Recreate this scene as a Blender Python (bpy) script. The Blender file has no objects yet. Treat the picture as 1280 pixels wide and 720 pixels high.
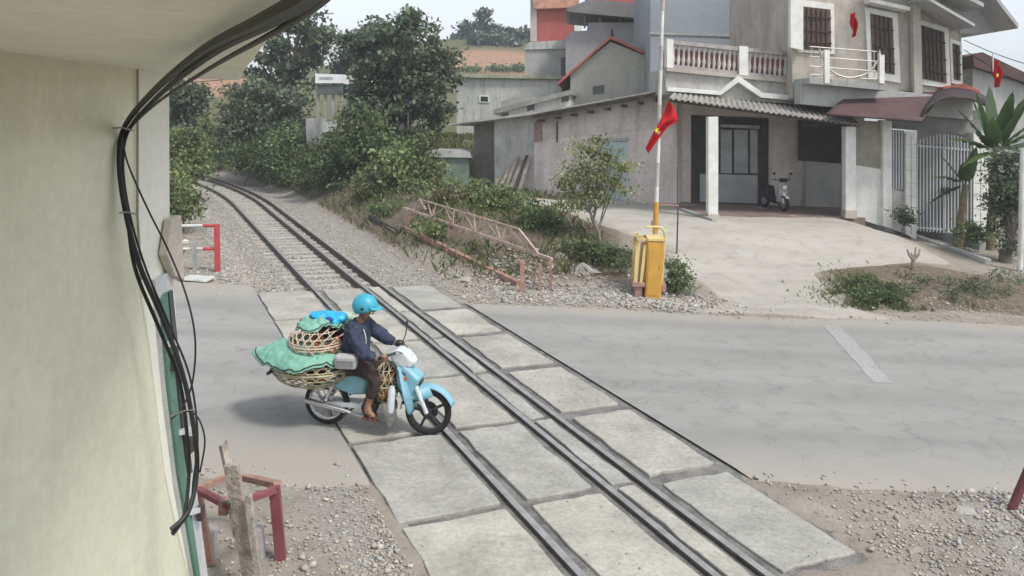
import bpy, bmesh, math, random
import numpy as np
from mathutils import Vector, Matrix, noise as mnoise

random.seed(7); RNG = np.random.default_rng(7)
SC = bpy.context.scene
COL = SC.collection
R = math.radians

# ------------------------------------------------------------------ camera, sky, sun, exposure
F = 1000.0                      # focal length in pixels of a 1280 px wide picture
PITCH, ROLL, HC = R(3.0), R(2.2), 3.8
CY = 150 + F * math.tan(PITCH)
cam = bpy.data.cameras.new('camera'); cob = bpy.data.objects.new('camera', cam); COL.objects.link(cob)
cam.sensor_width = 36.0; cam.lens = 36.0 * F / 1280
cam.shift_y = -(360 - CY) / 1280
cam.clip_start = 0.05; cam.clip_end = 3000
CM = Matrix.Rotation(math.pi / 2 - PITCH, 3, 'X') @ Matrix.Rotation(ROLL, 3, 'Z')
cob.matrix_world = Matrix.Translation((0, 0, HC)) @ CM.to_4x4()
SC.camera = cob

w = bpy.data.worlds.new('World'); SC.world = w; w.use_nodes = True
nt = w.node_tree; nt.nodes.clear()
sky = nt.nodes.new('ShaderNodeTexSky'); sky.sky_type = 'NISHITA'; sky.sun_disc = False
SUN_EL, SUN_AZ = R(56), R(132)
sky.sun_elevation = SUN_EL; sky.sun_rotation = SUN_AZ
sky.dust_density = 1.5; sky.air_density = 1.0; sky.ozone_density = 1.0
hsv = nt.nodes.new('ShaderNodeHueSaturation'); hsv.inputs['Saturation'].default_value = 0.36
bg = nt.nodes.new('ShaderNodeBackground'); bg.inputs['Strength'].default_value = 0.138
wo = nt.nodes.new('ShaderNodeOutputWorld')
nt.links.new(sky.outputs[0], hsv.inputs['Color']); nt.links.new(hsv.outputs[0], bg.inputs['Color'])
nt.links.new(bg.outputs[0], wo.inputs['Surface'])

sl = bpy.data.lights.new('sun', 'SUN'); sl.energy = 1.7; sl.angle = R(11); sl.color = (1.0, 0.96, 0.9)
so = bpy.data.objects.new('sun', sl); COL.objects.link(so)
sdir = Vector((math.sin(SUN_AZ) * math.cos(SUN_EL), math.cos(SUN_AZ) * math.cos(SUN_EL), math.sin(SUN_EL)))
so.rotation_euler = sdir.to_track_quat('Z', 'Y').to_euler()
SC.view_settings.view_transform = 'Standard'; SC.view_settings.look = 'None'
SC.view_settings.exposure = 0.80; SC.view_settings.gamma = 1.0
SC.view_settings.use_curve_mapping = False
SC.render.engine = 'CYCLES'
SC.cycles.max_bounces = 6; SC.cycles.use_denoising = True

# ------------------------------------------------------------------ picture <-> place
def ray(px, py):
    return CM @ Vector(((px - 640) / F, -(py - CY) / F, -1))
CP = Vector((0, 0, HC))
def G(px, py, z=0.0):
    v = ray(px, py); return CP + v * ((z - HC) / v.z)
def P(px, py, Y):
    v = ray(px, py); return CP + v * (Y / v.y)

TU, TN = Vector((-0.42, 0.9075, 0)), Vector((0.9075, 0.42, 0))     # along the track / across it
def off(t):
    if t < 33: return 0.0
    if t < 60: return -0.0075 * (t - 33) ** 2
    return -0.0075 * 27 ** 2 - 0.405 * (t - 60)
def TP(n, t, z=0.0):
    n = n + off(t); return Vector((TN.x * n + TU.x * t, TN.y * n + TU.y * t, z))
def NT(X, Y):
    n = TN.x * X + TN.y * Y; t = TU.x * X + TU.y * Y
    return n - off(t), t
def ss(a, b, x):
    u = min(1, max(0, (x - a) / (b - a))); return u * u * (3 - 2 * u)
def road_far(X): return 16.35 + 0.012 * (X - 3) ** 2 * (1 if X < 3 else .0) + .12 * math.sin(X * .9)
def road_near(X): return 8.5 - .35 * ss(2.5, 5, X) + .12 * mnoise.noise(Vector((X * 2.1, 0, 0))) - .5 * ss(0, -2, X) + .10 * math.sin(X * 1.3 + 1)
def h(X, Y):
    n, t = NT(X, Y)
    z = 0.0
    z += ss(17.2, 23.5, Y) * (1.1 - .58 * ss(9.8, 13, X)) * ss(6.2, 8.6, n) * (1 - ss(28, 40, X) * .5)
    z += ss(30, 38, t) * ss(6.4, 11, n) * 1.7
    z += ss(22, 34, t) * ss(1.4, -4, n) * 1.0
    z -= .14 * (ss(1.7, 2.3, n) * ss(6.6, 6.0, n) if t > 17.1 else ss(2.2, 2.7, n) * ss(6.05 if t > 5 else 5.0, 5.6 if t > 5 else 4.6, n))
    inroad = ss(road_near(X) - .1, road_near(X) + .35, Y) * ss(road_far(X) + .1, road_far(X) - .35, Y)
    z -= .028 * inroad
    # hills
    z += 15.5 * math.exp(-(((X + 4) / 42) ** 2 + ((Y - 150) / 34) ** 2))
    z += 6.0 * math.exp(-(((X + 36) / 13) ** 2 + ((Y - 88) / 16) ** 2))
    z += ss(70, 400, Y) * 4
    bumpy = (1 - inroad) * (0.35 + .65 * ss(2.1, 1.0, n) + .65 * ss(6.3, 7, n))
    if Y < 70 and abs(X) < 60:
        z += .05 * bumpy * mnoise.noise(Vector((X * .9, Y * .9, 0))) + .02 * bumpy * mnoise.noise(Vector((X * 3, Y * 3, 5)))
        # rubble ridge beside the crossing, mound round the barrier
        z += .16 * math.exp(-(((X - 2.9) / 1.6) ** 2 + ((Y - 18.3) / .8) ** 2))
        z += .12 * math.exp(-(((X - .3) / 1.5) ** 2 + ((Y - 19.5) / 1.0) ** 2))
        z += .22 * math.exp(-(((X - 9.6) / 2.2) ** 2 + ((Y - 18.6) / 1.0) ** 2))
    return z
def S(px, py):
    v = ray(px, py); v = v / v.y; y = 3.0; last = 3.0
    while y < 200:
        q = CP + v * y
        if q.z <= h(q.x, q.y):
            a, b = last, y
            for _ in range(12):
                m = (a + b) / 2; q = CP + v * m
                if q.z <= h(q.x, q.y): b = m
                else: a = m
            return CP + v * b
        last = y; y += .25
    return CP + v * 200

# ------------------------------------------------------------------ materials
MATS = {}
def mat(name, col, rough=.85, var=.2, scale=2.0, bump=.15, bscale=40, col2=None, metal=0.0, spec=.3,
        streak=0.0, fine=.12, attr=None, trans=0.0, obj=False):
    if name in MATS: return MATS[name]
    m = bpy.data.materials.new(name); m.use_nodes = True; t = m.node_tree; N = t.nodes; L = t.links
    b = N['Principled BSDF']; b.inputs['Roughness'].default_value = rough; b.inputs['Metallic'].default_value = metal
    b.inputs['Specular IOR Level'].default_value = spec
    if obj:
        tc = N.new('ShaderNodeTexCoord'); src = tc.outputs['Object']
    else:
        g = N.new('ShaderNodeNewGeometry'); src = g.outputs['Position']
    def nz(s, d=6, vec=None):
        n = N.new('ShaderNodeTexNoise'); n.inputs['Scale'].default_value = s; n.inputs['Detail'].default_value = d
        n.inputs['Roughness'].default_value = .62
        L.new(vec or src, n.inputs['Vector']); return n.outputs['Fac']
    def ramp(x, a, bb, lo=0., hi=1.):
        r = N.new('ShaderNodeMapRange'); r.inputs['From Min'].default_value = a; r.inputs['From Max'].default_value = bb
        r.inputs['To Min'].default_value = lo; r.inputs['To Max'].default_value = hi
        L.new(x, r.inputs['Value']); return r.outputs['Result']
    def mix(f, a, bb, mode='MIX'):
        x = N.new('ShaderNodeMix'); x.data_type = 'RGBA'; x.blend_type = mode
        if isinstance(f, (int, float)): x.inputs['Factor'].default_value = f
        else: L.new(f, x.inputs['Factor'])
        for v, k in ((a, 'A'), (bb, 'B')):
            s = [i for i in x.inputs if i.name == k and i.type == 'RGBA'][0]
            if isinstance(v, tuple): s.default_value = (*v[:3], 1)
            else: L.new(v, s)
        return [o for o in x.outputs if o.type == 'RGBA'][0]
    c1 = tuple(max(0, c * (1 - var)) for c in col); c2 = col2 or tuple(min(1, c * (1 + var)) for c in col)
    c = mix(ramp(nz(scale), .34, .66), c1, c2)
    if fine:
        f2 = ramp(nz(scale * 14, 3), .3, .7, 1 - fine, 1 + fine)
        cc = N.new('ShaderNodeCombineColor'); [L.new(f2, cc.inputs[i]) for i in range(3)]
        c = mix(1.0, c, cc.outputs[0], 'MULTIPLY')
    if streak:
        mp = N.new('ShaderNodeMapping'); mp.inputs['Scale'].default_value = (1, 1, .12); L.new(src, mp.inputs['Vector'])
        s = ramp(nz(3.2, 5, mp.outputs[0]), .52, .74, 0, streak)
        c = mix(s, c, tuple(x * .25 for x in col))
    if attr:
        a = N.new('ShaderNodeAttribute'); a.attribute_name = attr
        c = mix(1.0, c, a.outputs['Color'], 'MULTIPLY')
    L.new(c, b.inputs['Base Color'])
    if bump:
        bp = N.new('ShaderNodeBump'); bp.inputs['Strength'].default_value = bump; bp.inputs['Distance'].default_value = .05
        L.new(nz(bscale, 4), bp.inputs['Height']); L.new(bp.outputs[0], b.inputs['Normal'])
    if trans:
        tr = N.new('ShaderNodeBsdfTranslucent'); L.new(c, tr.inputs['Color'])
        ms = N.new('ShaderNodeMixShader'); ms.inputs[0].default_value = trans
        L.new(b.outputs[0], ms.inputs[1]); L.new(tr.outputs[0], ms.inputs[2])
        L.new(ms.outputs[0], N['Material Output'].inputs['Surface'])
    MATS[name] = m; return m

def ground_material():
    m = bpy.data.materials.new('earth'); m.use_nodes = True; t = m.node_tree; N = t.nodes; L = t.links
    b = N['Principled BSDF']; b.inputs['Roughness'].default_value = .95; b.inputs['Specular IOR Level'].default_value = .15
    g = N.new('ShaderNodeNewGeometry'); at = N.new('ShaderNodeAttribute'); at.attribute_name = 'zone'
    sp = N.new('ShaderNodeSeparateColor'); L.new(at.outputs['Color'], sp.inputs[0])
    def nz(s, d=8):
        n = N.new('ShaderNodeTexNoise'); n.inputs['Scale'].default_value = s; n.inputs['Detail'].default_value = d
        n.inputs['Roughness'].default_value = .68
        L.new(g.outputs['Position'], n.inputs['Vector']); return n.outputs['Fac']
    def rr(x, a, bb):
        r = N.new('ShaderNodeMapRange'); r.inputs['From Min'].default_value = a; r.inputs['From Max'].default_value = bb
        L.new(x, r.inputs['Value']); return r.outputs['Result']
    def mix(f, a, bb):
        x = N.new('ShaderNodeMix'); x.data_type = 'RGBA'; L.new(f, x.inputs['Factor'])
        for v, k in ((a, 'A'), (bb, 'B')):
            s = [i for i in x.inputs if i.name == k and i.type == 'RGBA'][0]
            if isinstance(v, tuple): s.default_value = (*v, 1)
            else: L.new(v, s)
        return [o for o in x.outputs if o.type == 'RGBA'][0]
    def add(a, bb, k=1.0):
        x = N.new('ShaderNodeMath'); x.operation = 'MULTIPLY_ADD'; L.new(bb, x.inputs[0]); x.inputs[1].default_value = k
        L.new(a, x.inputs[2]); return x.outputs[0]
    n1 = nz(1.6); n2 = nz(9)
    dirt = mix(rr(n1, .35, .65), (.235, .207, .172), (.345, .312, .264))
    dirt = mix(rr(n2, .56, .72), dirt, (.16, .135, .11))
    gr = mix(rr(n2, .3, .7), (.075, .09, .04), (.17, .155, .085))
    redc = mix(rr(n1, .35, .65), (.27, .16, .105), (.37, .24, .165))
    gravel = mix(rr(nz(28, 3), .35, .65), (.19, .175, .152), (.40, .375, .335))
    brown = mix(rr(n2, .35, .65), (.085, .07, .05), (.235, .19, .145))
    c = mix(rr(add(sp.outputs[2], n1, .5), .6, .85), dirt, gravel)
    c = mix(rr(add(at.outputs['Alpha'], n1, .5), .55, .85), c, brown)
    c = mix(rr(add(sp.outputs[1], n1, .5), .6, .85), c, redc)
    c = mix(rr(add(sp.outputs[0], n1, .6), .62, .88), c, gr)
    L.new(c, b.inputs['Base Color'])
    bp = N.new('ShaderNodeBump'); bp.inputs['Strength'].default_value = .5; bp.inputs['Distance'].default_value = .06
    L.new(nz(22, 6), bp.inputs['Height']); L.new(bp.outputs[0], b.inputs['Normal'])
    return m

def road_material(name, ca, cb, dust, crack=.3):
    m = bpy.data.materials.new(name); m.use_nodes = True; t = m.node_tree; N = t.nodes; L = t.links
    b = N['Principled BSDF']; b.inputs['Roughness'].default_value = .9; b.inputs['Specular IOR Level'].default_value = .25
    g = N.new('ShaderNodeNewGeometry'); at = N.new('ShaderNodeAttribute'); at.attribute_name = 'zone'
    sp = N.new('ShaderNodeSeparateColor'); L.new(at.outputs['Color'], sp.inputs[0])
    mp = N.new('ShaderNodeMapping'); mp.inputs['Scale'].default_value = (.35, 1.2, 1); L.new(g.outputs['Position'], mp.inputs['Vector'])
    def nz(s, d=8, v=None):
        n = N.new('ShaderNodeTexNoise'); n.inputs['Scale'].default_value = s; n.inputs['Detail'].default_value = d
        n.inputs['Roughness'].default_value = .65
        L.new(v or g.outputs['Position'], n.inputs['Vector']); return n.outputs['Fac']
    def rr(x, a, bb, lo=0, hi=1):
        r = N.new('ShaderNodeMapRange'); r.inputs['From Min'].default_value = a; r.inputs['From Max'].default_value = bb
        r.inputs['To Min'].default_value = lo; r.inputs['To Max'].default_value = hi
        L.new(x, r.inputs['Value']); return r.outputs['Result']
    def mix(f, a, bb):
        x = N.new('ShaderNodeMix'); x.data_type = 'RGBA'; L.new(f, x.inputs['Factor'])
        for v, k in ((a, 'A'), (bb, 'B')):
            s = [i for i in x.inputs if i.name == k and i.type == 'RGBA'][0]
            if isinstance(v, tuple): s.default_value = (*v, 1)
            else: L.new(v, s)
        return [o for o in x.outputs if o.type == 'RGBA'][0]
    c = mix(rr(nz(.8, 8, mp.outputs[0]), .38, .62), ca, cb)
    c = mix(rr(nz(2.6, 10), .52, .66, 0, .55), c, tuple(x * .74 for x in ca))
    sx = N.new('ShaderNodeSeparateXYZ'); L.new(g.outputs['Position'], sx.inputs[0])
    wv = N.new('ShaderNodeMath'); wv.operation = 'SINE'; wm = N.new('ShaderNodeMath'); wm.operation = 'MULTIPLY'; wm.inputs[1].default_value = 3.4; L.new(sx.outputs['Y'], wm.inputs[0]); L.new(wm.outputs[0], wv.inputs[0])
    wa = N.new('ShaderNodeMath'); wa.operation = 'MULTIPLY_ADD'; L.new(nz(.7, 5), wa.inputs[0]); wa.inputs[1].default_value = 2.2; L.new(wv.outputs[0], wa.inputs[2])
    if crack: c = mix(rr(wa.outputs[0], 1.1, 2.2, 0, .4), c, tuple(x * .78 for x in ca))
    c = mix(rr(nz(160, 2), .55, .7, 0, .3), c, tuple(min(1, x * 1.35) for x in cb))
    c = mix(rr(nz(60, 2), .62, .75, 0, .35), c, tuple(x * .6 for x in ca))
    c = mix(rr(nz(5, 8), .6, .72, 0, .5), c, dust)
    # thin repairs and cracks
    v = N.new('ShaderNodeTexVoronoi'); v.feature = 'DISTANCE_TO_EDGE'; v.inputs['Scale'].default_value = .55
    nn = N.new('ShaderNodeTexNoise'); nn.inputs['Scale'].default_value = 1.5; L.new(g.outputs['Position'], nn.inputs['Vector'])
    va = N.new('ShaderNodeVectorMath'); va.operation = 'ADD'; L.new(g.outputs['Position'], va.inputs[0]); L.new(nn.outputs['Color'], va.inputs[1])
    L.new(va.outputs[0], v.inputs['Vector'])
    c = mix(rr(v.outputs['Distance'], .002, .008, crack, 0), c, tuple(x * .5 for x in ca))
    x = N.new('ShaderNodeMath'); x.operation = 'MULTIPLY_ADD'; L.new(nz(1.3), x.inputs[0]); x.inputs[1].default_value = .9; L.new(sp.outputs[0], x.inputs[2])
    c = mix(rr(x.outputs[0], .72, 1.12), c, dust)
    c = mix(rr(nz(14, 8), .66, .74, 0, .55), c, tuple(q * .62 for q in dust))
    L.new(c, b.inputs['Base Color'])
    bp = N.new('ShaderNodeBump'); bp.inputs['Strength'].default_value = .25; bp.inputs['Distance'].default_value = .03
    L.new(nz(45, 4), bp.inputs['Height']); L.new(bp.outputs[0], b.inputs['Normal'])
    return m

# ------------------------------------------------------------------ mesh helpers
def tag(o, label=None, cat=None, group=None, kind=None):
    if label: o['label'] = label
    if cat: o['category'] = cat
    if group: o['group'] = group
    if kind: o['kind'] = kind
    return o
def thing(name, label, cat, loc=(0, 0, 0), rz=0, group=None):
    o = bpy.data.objects.new(name, None); COL.objects.link(o); o.location = loc; o.rotation_euler = (0, 0, rz)
    o.empty_display_size = .2
    return tag(o, label, cat, group)
def link(name, me, m, parent=None, loc=None):
    o = bpy.data.objects.new(name, me); COL.objects.link(o)
    if m is not None:
        for x in (m if isinstance(m, list) else [m]): me.materials.append(x)
    if parent: o.parent = parent
    if loc is not None: o.location = loc
    return o
def wloc(o):
    v = Vector(o.location)
    while o.parent: o = o.parent; v = v + Vector(o.location)
    return v

class MB:
    def __init__(s): s.v = []; s.f = []; s.smooth = []
    def add(s, vs, fs, sm=False):
        k = len(s.v); s.v += [Vector(x) for x in vs]; s.f += [tuple(i + k for i in f) for f in fs]; s.smooth += [sm] * len(fs); return s
    def box(s, c, size, rz=0, M=None):
        x, y, z = (a / 2 for a in size)
        vs = [Vector((i * x, j * y, k * z)) for k in (-1, 1) for j in (-1, 1) for i in (-1, 1)]
        m = M or Matrix.Rotation(rz, 3, 'Z'); vs = [m @ v + Vector(c) for v in vs]
        return s.add(vs, [(0, 2, 3, 1), (4, 5, 7, 6), (0, 1, 5, 4), (2, 6, 7, 3), (0, 4, 6, 2), (1, 3, 7, 5)])
    def bar(s, a, b, wd, ht=None, up=(0, 0, 1)):
        a, b = Vector(a), Vector(b); ht = ht or wd; d = b - a; u = Vector(up)
        d.normalize(); x = d.cross(u)
        if x.length < 1e-3: x = d.cross(Vector((1, 0, 0)))
        x.normalize(); y = x.cross(d)
        vs = [p + x * i * wd / 2 + y * j * ht / 2 for p in (a, b) for i, j in ((-1, -1), (1, -1), (1, 1), (-1, 1))]
        return s.add(vs, [(0, 1, 2, 3), (7, 6, 5, 4), (0, 4, 5, 1), (1, 5, 6, 2), (2, 6, 7, 3), (3, 7, 4, 0)])
    def tube(s, pts, r, seg=8, cap=True, smooth=True):
        pts = [Vector(p) for p in pts]; n = len(pts); rs = r if isinstance(r, (list, tuple)) else [r] * n
        rings = []; prev = None
        for i, p in enumerate(pts):
            d = (pts[min(i + 1, n - 1)] - pts[max(i - 1, 0)]); d.normalize()
            if prev is None:
                x = d.cross(Vector((0, 0, 1)));
                if x.length < .05: x = d.cross(Vector((1, 0, 0)))
            else: x = prev - d * prev.dot(d)
            x.normalize(); prev = x; y = d.cross(x)
            rings.append([p + (x * math.cos(a) + y * math.sin(a)) * rs[i] for a in (2 * math.pi * k / seg for k in range(seg))])
        vs = [v for g in rings for v in g]; fs = []
        for i in range(n - 1):
            for k in range(seg):
                fs.append((i * seg + k, i * seg + (k + 1) % seg, (i + 1) * seg + (k + 1) % seg, (i + 1) * seg + k))
        s.add(vs, fs, smooth)
        if cap: s.add(rings[0][::-1], [tuple(range(seg))]); s.add(rings[-1], [tuple(range(seg))])
        return s
    def cyl(s, a, b, r, r2=None, seg=16):
        return s.tube([a, b], [r, r if r2 is None else r2], seg)
    def prism(s, front, back):
        n = len(front); vs = list(front) + list(back)
        fs = [tuple(range(n)), tuple(range(2 * n - 1, n - 1, -1))] + [(i, i + n, (i + 1) % n + n, (i + 1) % n) for i in range(n)]
        return s.add(vs, fs)
    def lathe(s, prof, o=(0, 0, 0), M=None, seg=24, smooth=True):
        M = M or Matrix.Identity(3); o = Vector(o); vs = []; fs = []; n = len(prof)
        for r, z in prof:
            for k in range(seg):
                a = 2 * math.pi * k / seg; vs.append(M @ Vector((r * math.cos(a), r * math.sin(a), z)) + o)
        for i in range(n - 1):
            for k in range(seg):
                fs.append((i * seg + k, i * seg + (k + 1) % seg, (i + 1) * seg + (k + 1) % seg, (i + 1) * seg + k))
        return s.add(vs, fs, smooth)
    def ell(s, c, r, M=None, seg=20, rings=12, jit=0):
        M = M or Matrix.Identity(3); c = Vector(c); vs = []; fs = []
        for i in range(rings + 1):
            th = math.pi * i / rings
            for k in range(seg):
                a = 2 * math.pi * k / seg
                q = Vector((r[0] * math.sin(th) * math.cos(a), r[1] * math.sin(th) * math.sin(a), r[2] * math.cos(th)))
                if jit: q = q * (1 + jit * mnoise.noise(q * 6 + c * 3) + jit * .55 * (abs(mnoise.noise(q * 17 + c)) - .25))
                vs.append(M @ q + c)
        for i in range(rings):
            for k in range(seg):
                fs.append((i * seg + k, (i + 1) * seg + k, (i + 1) * seg + (k + 1) % seg, i * seg + (k + 1) % seg))
        return s.add(vs, fs, True)
    def grid(s, fn, nu, nv, thick=0.0, smooth=True):
        P_ = [[Vector(fn(i / (nu - 1), j / (nv - 1))) for j in range(nv)] for i in range(nu)]
        vs = [p for r_ in P_ for p in r_]
        fs = [(i * nv + j, (i + 1) * nv + j, (i + 1) * nv + j + 1, i * nv + j + 1) for i in range(nu - 1) for j in range(nv - 1)]
        return s.add(vs, fs, smooth)
    def build(s, name, m, parent=None, loc=None, local=False, bevel=0, solid=0, smooth=None):
        me = bpy.data.meshes.new(name)
        o0 = Vector((0, 0, 0))
        if not local:
            o0 = wloc(parent) if parent else (Vector(loc) if loc is not None else Vector((0, 0, 0)))
            if parent is None and loc is None and s.v:
                xs = [v.x for v in s.v]; ys = [v.y for v in s.v]; zs = [v.z for v in s.v]
                loc = o0 = Vector(((min(xs) + max(xs)) / 2, (min(ys) + max(ys)) / 2, min(zs)))
        me.from_pydata([v - o0 for v in s.v], [], s.f)
        bm = bmesh.new(); bm.from_mesh(me); bmesh.ops.remove_doubles(bm, verts=bm.verts, dist=1e-6)
        bmesh.ops.recalc_face_normals(bm, faces=bm.faces); bm.to_mesh(me); bm.free()
        if smooth or (smooth is None and any(s.smooth)):
            for p in me.polygons: p.use_smooth = True
            if hasattr(me, 'set_sharp_from_angle'): me.set_sharp_from_angle(angle=R(40))
        o = link(name, me, m, parent, loc if parent is None else None)
        if solid:
            x = o.modifiers.new('s', 'SOLIDIFY'); x.thickness = solid; x.offset = 0
        if bevel:
            x = o.modifiers.new('b', 'BEVEL'); x.width = bevel; x.segments = 2; x.limit_method = 'ANGLE'; x.angle_limit = R(40)
        return o

def np_mesh(name, verts, quads, cols=None, smooth=False):
    me = bpy.data.meshes.new(name); nv, nq = len(verts), len(quads); k = quads.shape[1]
    me.vertices.add(nv); me.vertices.foreach_set('co', np.asarray(verts, np.float32).ravel())
    me.loops.add(nq * k); me.loops.foreach_set('vertex_index', np.asarray(quads, np.int32).ravel())
    me.polygons.add(nq); me.polygons.foreach_set('loop_start', np.arange(0, nq * k, k, dtype=np.int32))
    me.polygons.foreach_set('loop_total', np.full(nq, k, np.int32))
    if smooth: me.polygons.foreach_set('use_smooth', np.ones(nq, bool))
    me.update(calc_edges=True)
    if cols is not None:
        a = me.attributes.new('leafcol', 'FLOAT_COLOR', 'POINT'); a.data.foreach_set('color', np.asarray(cols, np.float32).ravel())
    return me

def smooth_path(pts, n=8):
    pts = [Vector(p) for p in pts]; out = []
    q = [pts[0]] + pts + [pts[-1]]
    for i in range(1, len(q) - 2):
        for k in range(n):
            t = k / n; a, b, c, d = q[i - 1], q[i], q[i + 1], q[i + 2]
            out.append(.5 * ((2 * b) + (c - a) * t + (2 * a - 5 * b + 4 * c - d) * t * t + (3 * b - a - 3 * c + d) * t ** 3))
    out.append(pts[-1]); return out

# leaves ------------------------------------------------------------
def leaves(name, blobs, n, size, m, parent=None, origin=(0, 0, 0), seed=1, sigma=.3, per=45, shell=.45, long=1.7, droop=.0, warm=.12):
    g = np.random.default_rng(seed); vol = np.array([b[3] * b[4] * b[5] for b in blobs]) ** .75; vol = vol / vol.sum()
    K = max(6, n // per); cb = g.choice(len(blobs), K, p=vol); B = np.array(blobs, float)[cb]
    d = g.normal(size=(K, 3)); d /= np.linalg.norm(d, axis=1)[:, None]
    r = (shell + (1 - shell) * g.random(K) ** .6)[:, None] * (1 + .12 * g.normal(size=(K, 1)))
    C = B[:, :3] + d * r * B[:, 3:6]
    ctone = g.uniform(.55, 1.6, K)
    idx = g.integers(0, K, n); sg = sigma * g.uniform(.6, 1.4, K)[idx][:, None]
    pos = C[idx] + g.normal(size=(n, 3)) * sg * np.array([1, 1, .62])
    ax = g.normal(size=(n, 3)); ax[:, 2] -= droop; ax /= np.linalg.norm(ax, axis=1)[:, None]
    up = g.normal(size=(n, 3)) + np.array([0, 0, .9]); sd = np.cross(ax, up); sd /= np.linalg.norm(sd, axis=1)[:, None] + 1e-6
    nm = np.cross(sd, ax)
    L = size * g.uniform(.6, 1.4, n)[:, None]; W = L / long
    v = np.stack([pos - ax * L / 2, pos + sd * W / 2 + nm * W * .18, pos + ax * L / 2, pos - sd * W / 2 + nm * W * .18], 1).reshape(-1, 3)
    q = np.arange(4 * n).reshape(-1, 4)
    tone = ctone[idx] * g.uniform(.55, 1.6, n)
    wv = g.normal(size=n) * warm
    c = np.stack([tone * (1 + wv), tone, tone * (1 - wv * .6), np.ones(n)], 1)
    me = np_mesh(name, v - np.array(origin), q, np.repeat(c, 4, 0))
    return link(name, me, m, parent, None if parent else origin), C

def trunk_mb(base, top, r0, tips, g, wob=.12):
    base, top = Vector(base), Vector(top); mb = MB(); n = 7; pts = []
    for i in range(n):
        u = i / (n - 1); p = base.lerp(top, u) + Vector((g.normal() * wob, g.normal() * wob, 0)) * (u * (1 - u) * 3); pts.append(p)
    mb.tube(pts, [r0 * (1.25 if i == 0 else 1 - .65 * i / (n - 1)) for i in range(n)], 9)
    for t_ in tips:
        t_ = Vector(t_); i = int(g.integers(2, n - 1)); a = pts[i]
        mid = a.lerp(t_, .5) + Vector((0, 0, .12 * (t_ - a).length)); 
        mb.tube(smooth_path([a, mid, t_], 4), [r0 * x for x in np.linspace(.42, .07, 9)], 6)
    return mb
def tree(name, label, base, blobs, n, size, lm, tm, r0, seed, group=None, sigma=.35, nt=14, shell=.4, top=None, cat='tree', **kw):
    g = np.random.default_rng(seed); base = Vector(base)
    o = thing(name, label, cat, base, 0, group)
    cr, C = leaves('crown', blobs, n, size, lm, o, base, seed, sigma, shell=shell, **kw)
    tips = C[g.choice(len(C), min(nt, len(C)), replace=False)]
    bc = np.average(np.array(blobs)[:, :3], axis=0)
    top = top or (bc[0], bc[1], bc[2] + .2)
    trunk_mb(base - Vector((0, 0, .15)), top, r0, tips, g, r0 * 1.2).build('trunk', tm, o)
    return o
def pblob(px, py, Y, rx, rz, ry=None):
    c = P(px, py, Y); k = Y / F; return (c.x, c.y, c.z, rx * k, (ry or (rx + rz) / 2) * k, rz * k)

# stones ------------------------------------------------------------
def rock_protos(n=7, seed=3):
    out = []; g = np.random.default_rng(seed)
    for _ in range(n):
        bm = bmesh.new()
        for p in g.normal(size=(11, 3)):
            p = p / np.linalg.norm(p) * g.uniform(.75, 1.0) * np.array([1, .8, .62]); bm.verts.new(p)
        r_ = bmesh.ops.convex_hull(bm, input=bm.verts)
        bmesh.ops.delete(bm, geom=[e for e in r_['geom_interior'] if isinstance(e, bmesh.types.BMVert)], context='VERTS')
        bmesh.ops.triangulate(bm, faces=bm.faces); bm.verts.index_update()
        out.append((np.array([v.co[:] for v in bm.verts]), np.array([[v.index for v in f.verts] for f in bm.faces]))); bm.free()
    return out
ROCKS = rock_protos()
def stones(name, pts, sizes, m, label, cat, seed=5, kind='stuff'):
    g = np.random.default_rng(seed); V = []; T = []; C = []; k = 0
    for p, s in zip(pts, sizes):
        v, f = ROCKS[g.integers(len(ROCKS))]; a = g.uniform(0, 6.283); c, sn = math.cos(a), math.sin(a)
        t = g.uniform(-.5, .5); M_ = np.array([[c, -sn, 0], [sn, c, 0], [0, 0, 1]]) @ np.array([[1, 0, 0], [0, math.cos(t), -math.sin(t)], [0, math.sin(t), math.cos(t)]])
        V.append(v @ M_.T * s + p); T.append(f + k); k += len(v)
        tn = g.uniform(.72, 1.2); w_ = g.normal() * .05
        C.append(np.tile([tn * (1 + w_), tn, tn * (1 - w_), 1], (len(v), 1)))
    me = np_mesh(name, np.concatenate(V), np.concatenate(T), np.concatenate(C))
    return tag(link(name, me, m), label, cat, None, kind)

# facade drawn on an upright plane ----------------------------------
class Plane:
    def __init__(s, a, b):
        s.a = Vector((a[0], a[1], 0)); d = Vector((b[0] - a[0], b[1] - a[1], 0)); d.normalize(); s.u = d
        s.n = Vector((d.y, -d.x, 0))
        if s.n.dot(CP - s.a) < 0: s.n = -s.n
    def at(s, px, py, o=0.0):
        v = ray(px, py); t = (s.a - CP).dot(s.n) / v.dot(s.n); return CP + v * t + s.n * o
    def slab(s, mb, poly, front, back):
        q = [s.at(*p) for p in poly]
        return mb.prism([p + s.n * front for p in q], [p - s.n * back for p in q])
def rect(x0, y0, x1, y1, sk=0.0):        # picture rectangle whose right side sits sk lower
    return [(x0, y0), (x1, y0 + sk), (x1, y1 + sk), (x0, y1)]
def slabo(pl, poly, front, back, name, m, parent, bevel=0, loc=None):
    mb = MB(); pl.slab(mb, poly, front, back); return mb.build(name, m, parent, loc, bevel=bevel)
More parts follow.
